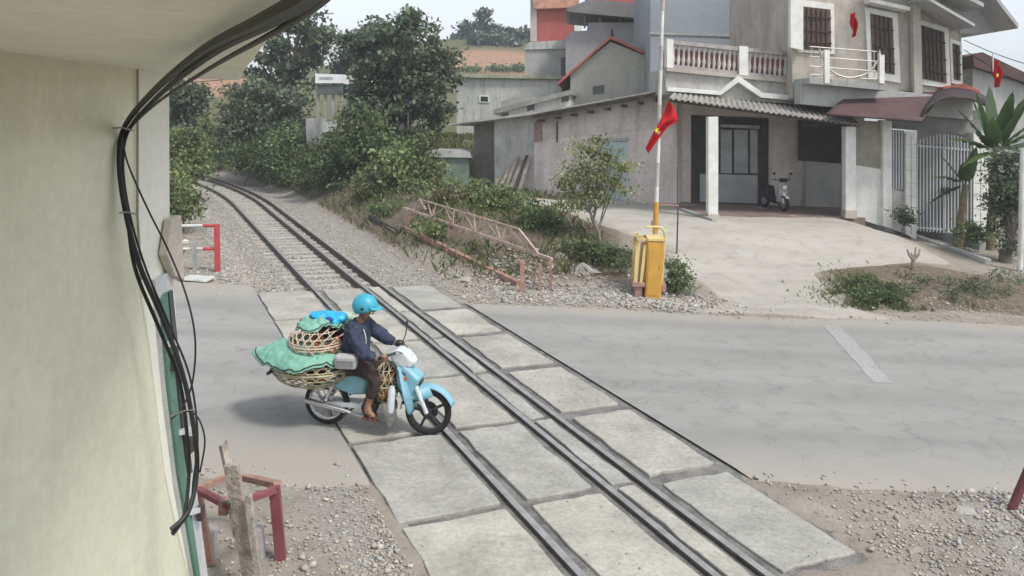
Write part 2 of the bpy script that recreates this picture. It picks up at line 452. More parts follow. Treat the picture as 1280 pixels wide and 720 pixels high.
# ================================================================== SETTING
m_earth = ground_material()
def build_ground():
    def axis(lo, hi, a, b, st, grow=1.22):
        xs = list(np.arange(a, b + 1e-6, st)); d = st; x = b
        while x < hi: d *= grow; x += d; xs.append(min(x, hi))
        d = st; x = a; pre = []
        while x > lo: d *= grow; x -= d; pre.append(max(x, lo))
        return np.array(pre[::-1] + xs)
    X = axis(-420, 420, -20, 18, .28); Y = axis(-60, 640, 4.5, 46, .28)
    nx, ny = len(X), len(Y); V = np.zeros((nx, ny, 3)); Z = np.zeros((nx, ny, 4))
    for i, x in enumerate(X):
        for j, y in enumerate(Y):
            V[i, j] = (x, y, h(x, y)); n, t = NT(x, y)
            grass = max(ss(7.3, 9, n) * ss(27, 31, t) * .95, ss(.8, -1.2, n) * ss(19.5, 23, y) * .7)
            grass = max(grass, ss(6.9, 7.6, n) * ss(18, 19.5, y) * ss(3.6, 2.6, x) * .28)
            grass = max(grass, .30 * ss(7.9, 8.3, x) * ss(17, 17.6, y) * ss(20.6, 19.6, y) * ss(13, 11.5, x))
            grass = max(grass, ss(45, 60, y), ss(22, 30, abs(x)) * ss(16, 20, y), .8 * ss(-4, -30, y))
            red = max(math.exp(-(((x + 34) / 9) ** 2 + ((y - 80) / 9) ** 2)) * 1.3, math.exp(-(((x + 3) / 11) ** 2 + ((y - 128.5) / 5.5) ** 2)) * 1.25)
            red = max(red, .0 * ss(6.7, 7.4, n) * ss(17.5, 19, y) * ss(4, 2.5, x) * ss(30, 26, t))
            grav = max(ss(1.3, 2.1, n) * ss(6.6, 6.1, n) * ss(17, 17.4, t), math.exp(-(((x - 2.2) / 2.6) ** 2 + ((y - 17.4) / .9) ** 2)))
            grav = max(grav, ss(4, 5, x) * ss(8.5, 7.6, y) * .7, ss(1.0, 1.6, n) * ss(2.4, 2.0, n) * ss(9, 8, y) * .6)
            brown = .6 * ss(6.7, 7.4, n) * ss(17.5, 18.6, y) * ss(4, 2.5, x) + .9 * ss(6.3, 6.8, n) * ss(20, 23, t) * ss(38, 30, x * -1 + 10)
            brown = max(min(brown, .85), .95 * ss(7.7, 8.1, x) * ss(16.9, 17.4, y) * ss(20.8, 19.8, y), .3 * ss(2.2, 1.2, n) * ss(20, 17.6, y) * ss(17, 17.6, y))
            if red > .5 and y > 40: grass *= max(0, 1 - red)
            Z[i, j] = (grass, min(1, red), min(1, grav), brown)
    ids = np.arange(nx * ny).reshape(nx, ny)
    q = np.stack([ids[:-1, :-1], ids[1:, :-1], ids[1:, 1:], ids[:-1, 1:]], -1).reshape(-1, 4)
    me = np_mesh('ground', V.reshape(-1, 3), q, None, True)
    a = me.attributes.new('zone', 'FLOAT_COLOR', 'POINT'); a.data.foreach_set('color', Z.astype(np.float32).ravel())
    return tag(link('ground', me, m_earth), None, None, None, 'structure')
build_ground()

m_asph = road_material('worn asphalt', (.262, .258, .244), (.305, .30, .284), (.335, .312, .272))
m_drive = road_material('dusty concrete yard', (.345, .325, .285), (.425, .40, .355), (.33, .295, .245), 0)
def sheet(name, fn, nu, nv, edge, m):
    V = []; Z = []
    for i in range(nu):
        for j in range(nv):
            u, v = i / (nu - 1), j / (nv - 1); V.append(fn(u, v)); Z.append((edge(u, v), 0, 0, 1))
    ids = np.arange(nu * nv).reshape(nu, nv)
    q = np.stack([ids[:-1, :-1], ids[1:, :-1], ids[1:, 1:], ids[:-1, 1:]], -1).reshape(-1, 4)
    me = np_mesh(name, np.array(V), q, None, True)
    a = me.attributes.new('zone', 'FLOAT_COLOR', 'POINT'); a.data.foreach_set('color', np.array(Z, np.float32).ravel())
    return tag(link(name, me, m), None, None, None, 'structure')
def redge(v): d = min(v, 1 - v) * 7.8; return max(0, 1 - d / 1.6) * .85
def roadY(x, v): return road_near(x) + (road_far(x) - road_near(x)) * v
def rl(u, v):
    y = 8.5 + 7.9 * v; xe = (2.18 - .42 * y) / .9075; x = -40 + (xe + 40) * (1 - (1 - u) ** 1.5); y = roadY(x, v)
    xe = (2.18 - .42 * y) / .9075; x = -40 + (xe + 40) * (1 - (1 - u) ** 1.5)
    d = min(v, 1 - v); return (x, y, .002 - .03 * max(0, 1 - d / .02))
def rr_(u, v):
    y = 8.5 + 7.9 * v; xe = (6.08 - .42 * y) / .9075; x = xe + (60 - xe) * u ** 1.6; y = roadY(x, v)
    xe = (6.08 - .42 * y) / .9075; x = xe + (60 - xe) * u ** 1.6
    d = min(v, 1 - v); return (x, y, .002 - .035 * max(0, 1 - d / .03))
sheet('road', rl, 120, 46, lambda u, v: redge(v) + .12, m_asph)
sheet('road', rr_, 140, 46, lambda u, v: max(redge(v), .35 * (1 - min(1, u * 30))), m_asph)

# yard and drive up to the house: between the rubble and the low wall
def drv(u, v):
    y = 16.2 + (27.6 - 16.2) * v
    xl = 4.55 - .35 * ss(.1, .35, v) - 2.4 * ss(.30, .62, v) - 1.6 * ss(.62, .9, v) + .1 * math.sin(v * 17)
    xr = 7.55 + .25 * math.sin(v * 9) - .5 * ss(0, .2, v) + .2 * ss(.1, .28, v) + 4.6 * ss(.26, .42, v) - .6 * ss(.5, .75, v) - .9 * ss(.75, 1, v)
    if v < .08: xl -= .9 * (1 - v / .08); xr += .8 * (1 - v / .08)
    x = xl + (xr - xl) * u; e = min(u, 1 - u, v * 1.5)
    return (x, y, h(x, y) + .022 - .05 * max(0, 1 - e / .02))
sheet('driveway', drv, 60, 70, lambda u, v: .62 * max(0, 1 - min(u, 1 - u) / .12) + .4 * max(0, 1 - v / .15), m_drive)

# ---- crossing: bed, slabs, rails, sleepers, ballast
m_bed = mat('dark crossing filler', (.165, .16, .148), .95, .4, 3, .3, 60, fine=.3)
mb = MB()
tt = [5.0, 6.95, 8.95, 10.9, 12.85, 14.8, 17.2]
mb.prism([TP(2.15, 1, -.028), TP(5.0, 1, -.028), TP(5.0, 4.95, -.028), TP(6.12, 4.95, -.028), TP(6.12, 17.2, -.028), TP(2.15, 17.2, -.028)],
         [TP(2.15, 1, -.35), TP(5.0, 1, -.35), TP(5.0, 4.95, -.35), TP(6.12, 4.95, -.35), TP(6.12, 17.2, -.35), TP(2.15, 17.2, -.35)])
tag(mb.build('crossing_bed', m_bed), None, None, None, 'structure')
def slabmat(name, col, *a, **k):
    m = mat(name, col, *a, **k); t = m.node_tree; N = t.nodes; L = t.links; b = N['Principled BSDF']; src = b.inputs['Base Color'].links[0].from_socket
    g = N.new('ShaderNodeNewGeometry')
    for sc, lo, hi, amt, c2 in ((1.1, .56, .70, .5, (.20, .185, .155)), (3.5, .62, .72, .55, (.17, .15, .125)), (7, .60, .70, .45, (.52, .50, .45)), (30, .66, .74, .5, (.13, .12, .10))):
        n = N.new('ShaderNodeTexNoise'); n.inputs['Scale'].default_value = sc; n.inputs['Detail'].default_value = 9; n.inputs['Roughness'].default_value = .7; L.new(g.outputs['Position'], n.inputs['Vector'])
        r = N.new('ShaderNodeMapRange'); r.inputs['From Min'].default_value = lo; r.inputs['From Max'].default_value = hi; r.inputs['To Max'].default_value = amt; L.new(n.outputs['Fac'], r.inputs['Value'])
        x = N.new('ShaderNodeMix'); x.data_type = 'RGBA'; L.new(r.outputs['Result'], x.inputs['Factor'])
        ii = [i for i in x.inputs if i.type == 'RGBA']; L.new(src, ii[0]); ii[1].default_value = (*c2, 1); src = [o for o in x.outputs if o.type == 'RGBA'][0]
    L.new(src, b.inputs['Base Color']); return m
m_slab = [slabmat('concrete slab %s' % a, c, .9, .2, 1.3, .3, 45, fine=.16, streak=0) for a, c in
          (('a', (.355, .342, .30)), ('b', (.39, .374, .325)), ('c', (.335, .327, .295)))]
lanes = [('left of the left rail', 2.22, 3.27, 'wide outer'), ('between the left and middle rails', 3.54, 4.33, 'broad middle'),
         ('between the close-set right pair of rails', 4.55, 4.78, 'narrow strip'), ('right of the right rail', 5.05, 5.94, 'outer')]
rows = [('nearest row, at the bottom edge of the picture', 3.1, 4.98), ('second row from the camera', 5.02, 6.90), ('third row from the camera', 7.0, 8.86),
        ('fourth row from the camera', 9.0, 10.82), ('fifth row from the camera', 10.95, 12.78), ('sixth row from the camera', 12.92, 14.74), ('farthest row, next to the ballast', 14.86, 17.1)]
g = np.random.default_rng(4)
def rough_slab(n0, n1, t0, t1, top):
    mb = MB(); pts = []
    def side(a, b, k):
        for i in range(k):
            u = i / k; yield (a[0] + (b[0] - a[0]) * u + g.normal() * .012, a[1] + (b[1] - a[1]) * u + g.normal() * .012)
    c = [(n0, t0), (n1, t0), (n1, t1), (n0, t1)]
    for i in range(4): pts += list(side(c[i], c[(i + 1) % 4], 7 if i % 2 else 5))
    if g.random() < .5:                                  # a broken corner
        k = int(g.integers(len(pts))); pts[k] = (pts[k][0] * .93 + (n0 + n1) / 2 * .07, pts[k][1] * .97 + (t0 + t1) / 2 * .03)
    tl = g.normal() * .004; f = lambda a, b: top + tl * (a - n0) / (n1 - n0) + g.normal() * .0012
    mb.prism([TP(a, b, f(a, b)) for a, b in pts], [TP(a, b, -.1) for a, b in pts]); return mb
for ln, n0, n1, kind in lanes:
    for ri, (rn, t0, t1) in enumerate(rows):
        if kind == 'outer' and ri == 0: continue
        if kind == 'narrow strip' and ri in (3,): top = -.012
        else: top = .006 + float(g.normal()) * .004
        jw = .055 if kind == 'outer' else 0.0
        o = rough_slab(n0, n1, t0 + jw, t1 - jw, top).build('crossing_slab', m_slab[int(g.integers(3))], bevel=.012)
        tag(o, f'pale concrete {kind} slab {ln}, {rn}', 'concrete slab', 'concrete slabs of the level crossing')

m_rail = mat('rusty rail steel', (.13, .11, .095), .6, .3, 5, .15, 80, metal=.35)
m_railtop = mat('worn rail head', (.42, .41, .39), .42, .2, 6, .05, 60, metal=.6)
def rail(nc, label):
    prof = [(-.036, 0), (.036, 0), (.036, -.03), (.012, -.045), (.010, -.115), (.065, -.13), (.065, -.145), (-.065, -.145), (-.065, -.13), (-.010, -.115), (-.012, -.045), (-.036, -.03)]
    ts = list(np.arange(.5, 34, 1.0)) + list(np.arange(34, 80, .8)); vs = []; fs = []; np_ = len(prof)
    for t in ts:
        a, b = TP(nc, t - .1), TP(nc, t + .1); d = (b - a).normalized(); x = Vector((d.y, -d.x, 0)); c = TP(nc, t)
        vs += [c + x * u + Vector((0, 0, z + .022)) for u, z in prof]
    for i in range(len(ts) - 1):
        for k in range(np_): fs.append((i * np_ + k, i * np_ + (k + 1) % np_, (i + 1) * np_ + (k + 1) % np_, (i + 1) * np_ + k))
    me = bpy.data.meshes.new('rail'); me.from_pydata(vs, [], fs)
    o = link('rail', me, [m_rail, m_railtop])
    for i, p in enumerate(me.polygons):
        if i % np_ == 0: p.material_index = 1
    bm = bmesh.new(); bm.from_mesh(me); bmesh.ops.recalc_face_normals(bm, faces=bm.faces); bm.to_mesh(me); bm.free()
    return tag(o, label, 'rail')
rail(3.385, 'left steel running rail of the three, standing apart from the other two')
rail(4.455, 'middle steel rail of the three, inner one of the close-set pair')
rail(4.885, 'right steel rail of the three, along the outermost slabs')

m_sleep = mat('weathered sleeper', (.36, .34, .30), .9, .2, 4, .25, 40)
mb = MB(); mb.box((0, 0, 0), (2.15, .21, .12)); s0 = None
for i in range(62):
    t = 17.55 + i * .56
    c = TP(4.1, t, -.178 + .012 * math.sin(i * 2.3)); d = (TP(4.1, t + .1) - TP(4.1, t - .1)).normalized()
    if s0 is None: s0 = mb.build('sleeper', m_sleep, local=True, loc=(0, 0, 0), bevel=.012); o = s0
    else: o = s0.copy(); COL.objects.link(o)
    o.location = c; o.rotation_euler = (0, 0, math.atan2(-d.x, d.y))
    tag(o, 'grey concrete sleeper half sunk in the pale ballast under the three rails', 'sleeper', 'sleepers under the track beyond the crossing')

m_stone = mat('pale broken stone', (.385, .36, .32), .9, .18, 8, .2, 60, attr='leafcol', fine=.1)
g = np.random.default_rng(11); pts = []; sz = []
for _ in range(15000):
    t = 17.2 + 26 * g.random() ** 1.5; n = g.uniform(1.7, 6.4) if g.random() < .75 else g.normal(2.2, .6)
    if abs(n - 3.385) < .07 or abs(n - 4.455) < .07 or abs(n - 4.885) < .07: continue
    p = TP(n, t); s = g.uniform(.018, .048) * (1.5 if g.random() < .05 else 1)
    p.z = h(p.x, p.y) + s * .25
    if 2.9 < n < 5.3: p.z = min(p.z, -.115)
    pts.append(p[:]); sz.append(s)
stones('ballast', pts, sz, m_stone, 'pale crushed stone ballast around the rails beyond the crossing', 'ballast', 5)
pts = []; sz = []
def scat(n, cx, cy, rx, ry, s0, s1):
    for _ in range(n):
        x, y = g.normal(cx, rx), g.normal(cy, ry)
        if 16.35 > y > 8.6 and not (y > 15.7): continue
        nn, t = NT(x, y)
        if nn < 6.1 and nn > 2.1 and t < 17.1: continue
        s = g.uniform(s0, s1) * (2.0 if g.random() < .04 else 1); pts.append((x, y, h(x, y) + s * .25)); sz.append(s)
scat(2600, 1.6, 17.2, 1.9, .5, .015, .05); scat(900, 3.6, 17.0, .7, .4, .02, .06); scat(900, 0, 18.6, .8, .8, .02, .06)
scat(1700, -.98, 7.0, .17, .9, .008, .026); scat(900, -1.9, 6.6, .7, .8, .01, .03)
scat(1500, 4.4, 7.2, .7, .5, .006, .03); scat(700, 5.5, 8.1, .35, .3, .01, .042); scat(700, 9, 17.6, 1.6, .5, .01, .04); scat(500, -6.5, 18.2, 1.2, .6, .02, .05)
scat(350, 5.0, 12, 5, 4, .004, .012)
for _ in range(420):
    n_, t_ = g.uniform(2.2, 6.1), g.uniform(5, 17); p_ = TP(n_, t_); s_ = g.uniform(.005, .018)
    if min(abs(n_ - 3.385), abs(n_ - 4.455), abs(n_ - 4.885)) < .1: continue
    pts.append((p_.x, p_.y, .008)); sz.append(s_)
for _ in range(1500):
    x_ = g.uniform(-6, 13); s_ = g.uniform(.006, .03) * (1 if g.random() < .93 else 2)
    y_ = (road_near(x_) + g.normal() * .22) if g.random() < .6 else (road_far(x_) + g.normal() * .2); n_, t_ = NT(x_, y_)
    if 2.15 < n_ < 6.1 and t_ > 5 and t_ < 17.2: continue
    pts.append((x_, y_, max(0, h(x_, y_)) + s_ * .2)); sz.append(s_)
for _ in range(220):
    x_, y_ = g.uniform(1, 12), g.uniform(9, 16); n_, t_ = NT(x_, y_)
    if n_ < 6.2: continue
    pts.append((x_, y_, .004)); sz.append(g.uniform(.005, .016))
stones('gravel', pts, sz, m_stone, 'loose gravel and rubble on the shoulders of the road and crossing', 'gravel', 6)

# faded road marking
m_paint = mat('faded white paint', (.44, .44, .42), .85, .2, 1.8, .1, 60, col2=(.30, .298, .285), fine=.25)
mb = MB(); a, b, c_, d_ = G(1028, 407), G(1050, 408), G(1118, 480), G(1092, 478)
cn = [a]; 
for u in np.linspace(0, 1, 14): cn.append(b.lerp(c_, u) + Vector((g.normal() * .012, 0, 0)))
for u in np.linspace(0, 1, 14): cn.append(d_.lerp(a, u) + Vector((g.normal() * .012, 0, 0)))
cn = cn[:-1]
mb.add([Vector((p.x, p.y, .0065)) for p in cn], [tuple(range(len(cn)))])
tag(mb.build('road_marking', m_paint), 'faded white painted bar on the grey road near the grass verge', 'road marking')

# ---- air
mb = MB(); mb.box((0, 290, 24), (846, 706, 56))
m_haze = bpy.data.materials.new('haze'); m_haze.use_nodes = True
_t = m_haze.node_tree; _t.nodes.clear(); _v = _t.nodes.new('ShaderNodeVolumePrincipled'); _o = _t.nodes.new('ShaderNodeOutputMaterial')
_v.inputs['Density'].default_value = 0.0013; _v.inputs['Color'].default_value = (.80, .86, .92, 1); _t.links.new(_v.outputs[0], _o.inputs['Volume'])
hz = mb.build('haze', m_haze, None, (0, 290, -4)); tag(hz, None, None, None, 'stuff')
# ================================================================== BUILDINGS
m_cream = mat('cream render', (.64, .63, .495), .9, .06, 1.2, .1, 30, fine=.05, streak=.10)
m_cream2 = mat('cream trim', (.72, .72, .63), .9, .06, 1.5, .1, 30, fine=.05)
m_wht = mat('white paint', (.70, .70, .66), .7, .1, 3, .08, 40, fine=.08, streak=.15)
m_dirtywht = mat('dirty white plaster', (.44, .40, .345), .9, .16, 1.2, .15, 25, streak=.45)
m_pink = mat('pinkish plaster', (.60, .535, .50), .9, .14, .9, .15, 25, streak=.35)
m_pinkd = mat('faded plaster', (.52, .475, .44), .9, .2, .9, .15, 25, streak=.5)
m_block = mat('bare grey block wall', (.40, .39, .37), .95, .25, 1.2, .3, 20, streak=.5)
m_conc = mat('grey concrete', (.36, .36, .345), .9, .15, .8, .15, 25, streak=.5)
m_concl = mat('light weathered concrete', (.50, .51, .475), .9, .15, .8, .15, 25, streak=.7)
m_bluegrey = mat('blue grey sheet cladding', (.285, .31, .33), .6, .08, .6, .06, 30, fine=.06, streak=.1)
m_redclad = mat('dusty red render', (.36, .10, .085), .8, .12, .8, .1, 25, streak=.15)
m_tile = mat('red roof tile', (.40, .13, .095), .85, .25, 2.5, .4, 18)
m_tilepale = mat('pale faded tile', (.50, .27, .19), .85, .25, 2.5, .4, 18)
m_fibre = mat('grey fibre cement sheet', (.27, .26, .235), .9, .25, 1.6, .2, 30, streak=.3)
m_rustroof = mat('brown painted sheet roof', (.10, .06, .058), .75, .15, 1.5, .1, 30)
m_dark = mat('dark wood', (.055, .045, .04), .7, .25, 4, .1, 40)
m_brown = mat('brown shutter wood', (.12, .08, .06), .7, .25, 5, .15, 40)
m_glass = mat('dark window glass', (.03, .036, .04), .15, .2, 2, 0, 40, spec=.6)
m_glaze = mat('grey lit glass', (.22, .25, .26), .2, .2, 2, 0, 40, spec=.6)
m_bluedoor = mat('pale blue metal door', (.36, .45, .49), .6, .12, 2, .08, 40, streak=.3)
m_timber = mat('dark roof timber', (.10, .085, .07), .9, .25, 4, .2, 40)
m_floor = mat('dark red floor tile', (.20, .15, .13), .7, .2, 2, .08, 40)
m_steelw = mat('white gate paint', (.50, .515, .515), .5, .1, 3, .05, 60, streak=.2)
m_greywall = mat('painted grey wall', (.40, .40, .39), .9, .1, 1, .1, 25, streak=.35)

# ---- gatehouse on the left
GX = -1.93; gp = Plane((GX, 3), (GX, 5)); gp.n = Vector((1, 0, 0))
gh = thing('gatehouse', 'cream rendered gatehouse wall with green shuttered window and a deep concrete eave', 'building', (-3.6, 3.0, 0))
mb = MB()
edge = [(168, 60), (168, 150), (168, 270), (172, 350), (183, 420), (194, 505), (205, 595), (219, 660), (234, 720), (246, 770)]
q = [gp.at(*p) for p in edge]; lowy = q[-1]
top = [Vector((GX, q[0].y, 4.0)), ]; bot = [Vector((GX, q[-1].y, 0.0))]
prof = top + q + bot
fr = [Vector((GX, -1.5, 4.0))] + prof + [Vector((GX, -1.5, 0))]
mb.prism(fr, [v + Vector((-3.4, 0, 0)) for v in fr]); mb.build('wall', m_cream, gh)
mb = MB()
l2 = [(168, 60), (168, 270), (172, 350), (183, 420), (194, 505), (205, 595), (219, 660), (234, 720)]
r2 = [(252, 720), (236, 590), (222, 450), (214, 340), (210, 270), (210, 60)]
q = [gp.at(*p) for p in l2 + r2]; q[0].z = q[-1].z = 3.99
i = len(l2); q = q[:i] + [Vector((GX, q[i - 1].y, 0)), Vector((GX, q[i].y, 0))] + q[i:]
mb.prism([v + Vector((.012, 0, 0)) for v in q], [v + Vector((-3.2, 0, 0)) for v in q]); mb.build('corner_pilaster', m_cream2, gh, bevel=.008)
mb = MB(); mb.tube([gp.at(168.5, 55, .014), gp.at(168.5, 270, .014), gp.at(173, 350, .014)], .006, 6); mb.build('corner_bead', mat('grey joint line', (.30, .27, .22), .9), gh)
ev = [G(168, -60, 3.985), G(425, -60, 3.985), G(375, 5, 3.985), G(305, 90, 3.985), G(209, 97, 3.985), Vector((-5.4, 5.1, 3.985)), Vector((-5.4, 1, 3.985))]
ev = [Vector((-5.4, -.4, 3.985)), Vector((.15, -.4, 3.985)), G(425, -60, 3.985), G(305, 90, 3.985), Vector((-1.75, G(209, 97, 3.985).y, 3.985)), Vector((-5.4, G(209, 97, 3.985).y, 3.985))]
mb = MB(); mb.prism(ev, [v + Vector((0, 0, .14)) for v in ev]); mb.build('eave', m_cream2, gh, bevel=.01)
# window beside the corner, seen edge on
wn = slabo(gp, [(186, 350), (206, 338), (214, 420), (226, 520), (240, 620), (256, 740), (238, 740), (214, 610), (200, 500)], .035, .0, 'window', m_steelw, gh)
slabo(gp, [(190, 375), (197, 365), (207, 470), (221, 590), (240, 722), (236, 726), (213, 595), (199, 480)], .055, -.036, 'shutter', mat('green shutter paint', (.10, .20, .155), .55, .15, 3, .1, 40), wn)
slabo(gp, [(200, 365), (205, 362), (216, 470), (226, 550), (231, 590), (226, 592), (214, 500)], .05, -.036, 'pane', m_glass, wn)
for k_, (y_, x_) in enumerate(((452, 203), (556, 224), (640, 238))):
    mb = MB(); mb.box(gp.at(x_, y_, .065), (.03, .05, .09)); mb.build('hinge', m_dark, wn)
mb = MB()
for x0_, y0_, x1_, y1_ in ((196, 430, 207, 428), (212, 540, 226, 536), (226, 640, 240, 636)):
    mb = MB(); mb.bar(gp.at(x0_, y0_, .06), gp.at(x1_, y1_, .06), .025, .03); mb.build('cross_rail', m_steelw, wn)
mb = MB(); mb.prism([gp.at(*p, .02) for p in ((193, 318), (200, 274), (212, 268), (216, 350), (204, 345))], [gp.at(*p, .07) for p in ((193, 318), (200, 274), (212, 268), (216, 350), (204, 345))])
mb.build('bracket', m_dirtywht, gh, bevel=.008)

m_cable = mat('black cable sheath', (.012, .012, .013), .5, .2, 4, .0, spec=.4)
def cable(name, label, pts, r):
    mb = MB(); mb.tube(smooth_path([P(*p) for p in pts], 8), r, 8); return tag(mb.build(name, m_cable), label, 'cable')
big = [(425, -45, .78), (385, -6, 1.0), (330, 24, 1.3), (250, 66, 2.1), (190, 116, 3.2), (156, 158, 3.85), (149, 200, 3.85), (156, 260, 3.85), (174, 330, 3.9), (204, 400, 4.0), (229, 470, 4.05), (243, 540, 4.05), (246, 590, 4.05), (236, 638, 3.95), (214, 662, 3.86)]
cable('cable', 'thick black cable sweeping from the eave down the cream wall, heaviest of the bunch', big, .0125)
cable('cable', 'black cable running just inside the thickest one down the cream wall', [(x + dx, y + 6, d + .02) for (x, y, d), dx in zip(big, (4, 6, 6, 8, 6, 4, 4, 3, -5, -7, -5, -9, -10, -6, 2))], .0095)
cable('cable', 'slim black cable hanging below the thick ones under the eave and down the wall', [(x + dx, y + dy, d + .03) for (x, y, d), dx, dy in zip(big, (4, 10, 14, 8, 2, 4, 5, 6, 7, 5, 8, 4, -4, 0, 0), (20, 14, 16, 22, 16, 8, 6, 6, 2, 0, 0, 4, 8, 4, 4))], .0055)
cable('cable', 'thin black cable looping loose in front of the cream gatehouse corner', [(153, 172, 3.84), (160, 205, 3.84), (185, 262, 3.8), (210, 312, 3.75), (233, 370, 3.7), (244, 425, 3.7), (240, 480, 3.75), (226, 512, 3.9), (214, 524, 4.0), (228, 514, 4.0), (246, 520, 4.0), (256, 550, 4.0), (250, 590, 4.05)], .0045)
mb = MB()
for a, b in (((142, 160), (166, 163)), ((150, 266), (170, 268)), ((214, 520), (243, 512))): mb.tube([P(a[0], a[1], 3.86), P((a[0] + b[0]) / 2, (a[1] + b[1]) / 2 - 2, 3.7), P(b[0], b[1], 3.84)], .005, 6)
tag(mb.build('cable_tie', mat('wire tie', (.3, .3, .3), .5)), 'wire ties holding the black cables to the cream wall', 'cable tie')

# ---- long low shed-house in the middle
wa, wb = G(620, 240, 1.05), G(850, 257, 1.1)
wp = Plane(wa, wb)
lh = thing('low_house', 'long low plastered house with sloping sheet roof and pale blue door behind the young tree', 'house', (2.6, 29.5, 1.0))
slabo(wp, [(668, 143), (846, 116), (846, 262), (668, 250)], 0, 6, 'wall', m_pink, lh)
slabo(wp, [(618, 147), (668, 140), (668, 252), (618, 244)], .01, 5, 'wall', m_block, lh)['label'] = 'bare grey block wall at the left end'
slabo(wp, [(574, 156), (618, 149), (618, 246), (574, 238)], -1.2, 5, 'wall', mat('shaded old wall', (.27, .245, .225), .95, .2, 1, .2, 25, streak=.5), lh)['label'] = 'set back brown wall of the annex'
slabo(wp, [(668, 143), (846, 117), (846, 160), (668, 176)], .012, 0, 'gable_band', m_pinkd, lh)
slabo(wp, [(668, 152), (678, 151), (678, 176), (668, 178)], .03, 0, 'brick_quoin', mat('exposed brick', (.30, .20, .16), .9, .3, 12, .3, 30), lh)
d = slabo(wp, [(748, 178), (783, 177), (783, 258), (748, 255)], .04, 0, 'door', m_bluedoor, lh)
mb = MB(); 
for x in (757, 766, 775): mb.bar(wp.at(x, 182, .045), wp.at(x, 254, .045), .02, .02)
mb.bar(wp.at(749, 212, .045), wp.at(782, 213, .045), .03, .03); mb.build('ribs', m_bluedoor, d)
slabo(wp, [(735, 174), (785, 172), (785, 176), (735, 178)], .08, 0, 'lintel', m_conc, lh)
mb = MB(); mb.bar(wp.at(697, 152, .05), wp.at(697, 178, .05), .04); mb.build('drain_stub', m_dark, lh)
def roofsheet(mb, a, b, front, back, th, corr=0, n=40):
    """sheet roof whose front edge runs a -> b (picture points on plane wp)"""
    A, B = wp.at(*a), wp.at(*b); up = Vector((0, 0, 1))
    mb.prism([A + wp.n * front, B + wp.n * front, B + wp.n * front + up * th, A + wp.n * front + up * th],
             [A - wp.n * back, B - wp.n * back, B - wp.n * back + up * th, A - wp.n * back + up * th])
mb = MB(); roofsheet(mb, (568, 157), (690, 142), .55, 6, .05); roofsheet(mb, (672, 144), (850, 112), .7, 6.5, .05); mb.build('roof', mat('pale fibre roof sheet', (.42, .40, .37), .85, .25, 2, .2, 30, streak=.3), lh)
mb = MB(); roofsheet(mb, (674, 148), (850, 117.5), .55, -.50, .10)
for k in range(9):
    u = k / 8; a = (680 + 165 * u, 151 - 29 * u); A = wp.at(*a); mb.bar(A + wp.n * .6, A - wp.n * .2, .07, .1)
mb.build('fascia', m_timber, lh)
# second sheet roof behind, low parapet with openings
lb = thing('outbuilding', 'low outbuilding with a dark sheet roof and square openings behind the long low house', 'outbuilding', P(660, 150, 34.5) * 1)
lb.location.z = 1.0
pl = Plane((-4, 35), (6, 33.6))
slabo(pl, [(622, 140), (712, 117), (712, 170), (622, 170)], 0, 3, 'wall', m_concl, lb)
slabo(pl, [(618, 137), (716, 112), (716, 118), (618, 143)], .35, 3.2, 'roof', m_fibre, lb)
for x, y in ((627, 142), (659, 130), (702, 119)): slabo(pl, rect(x, y, x + 9, y + 9, -2), .03, 0, 'opening', m_glass, lb)
slabo(pl, [(625, 127), (640, 121), (665, 121), (668, 126), (640, 133), (625, 134)], -.2, 2, 'roof_hood', m_fibre, lb)

# ---- leaning planks, bin, stack
m_plank = mat('weathered plank', (.26, .23, .20), .9, .25, 5, .2, 40)
names = ['shortest weathered plank leaning on the block wall, far left of the bundle', 'second leaning plank from the left against the grey block wall', 'middle leaning plank against the grey block wall', 'fourth leaning plank from the left, beside the tall dark one', 'tall dark leaning plank nearest the pink wall', 'rightmost pale leaning plank at the end of the block wall']
for k, (x0, y0, x1, y1) in enumerate(((624, 243, 630, 216), (632, 244, 640, 208), (640, 246, 648, 196), (646, 247, 654, 200), (653, 248, 660, 194), (658, 250, 663, 196))):
    a = wp.at(x0, y0, .75); b = wp.at(x1, y1, .08); a.z = h(a.x, a.y) + .0
    mb = MB(); mb.bar(a, b, .11 + .03 * (k % 2), .03, wp.n); tag(mb.build('plank', m_dark if k == 4 else m_plank), names[k], 'plank', 'planks leaning on the block wall')
bn = thing('storage_bin', 'small green metal bin with a pale curved lid standing in the shrubs', 'bin', P(560, 215, 30.5))
bp_ = Plane((-5, 30.5), (2, 30.3))
slabo(bp_, [(532, 195), (586, 196), (586, 250), (532, 248)], 0, 1.2, 'body', mat('dull green metal', (.17, .22, .18), .7, .2, 2, .1, 30, streak=.4), bn)
mb = MB(); pts = [(528, 196), (530, 190), (545, 187), (575, 187), (587, 190), (590, 197)]; bp_.slab(mb, pts, .12, 1.3); mb.build('lid', mat('pale metal lid', (.42, .43, .40), .6, .15, 2, .1), bn)

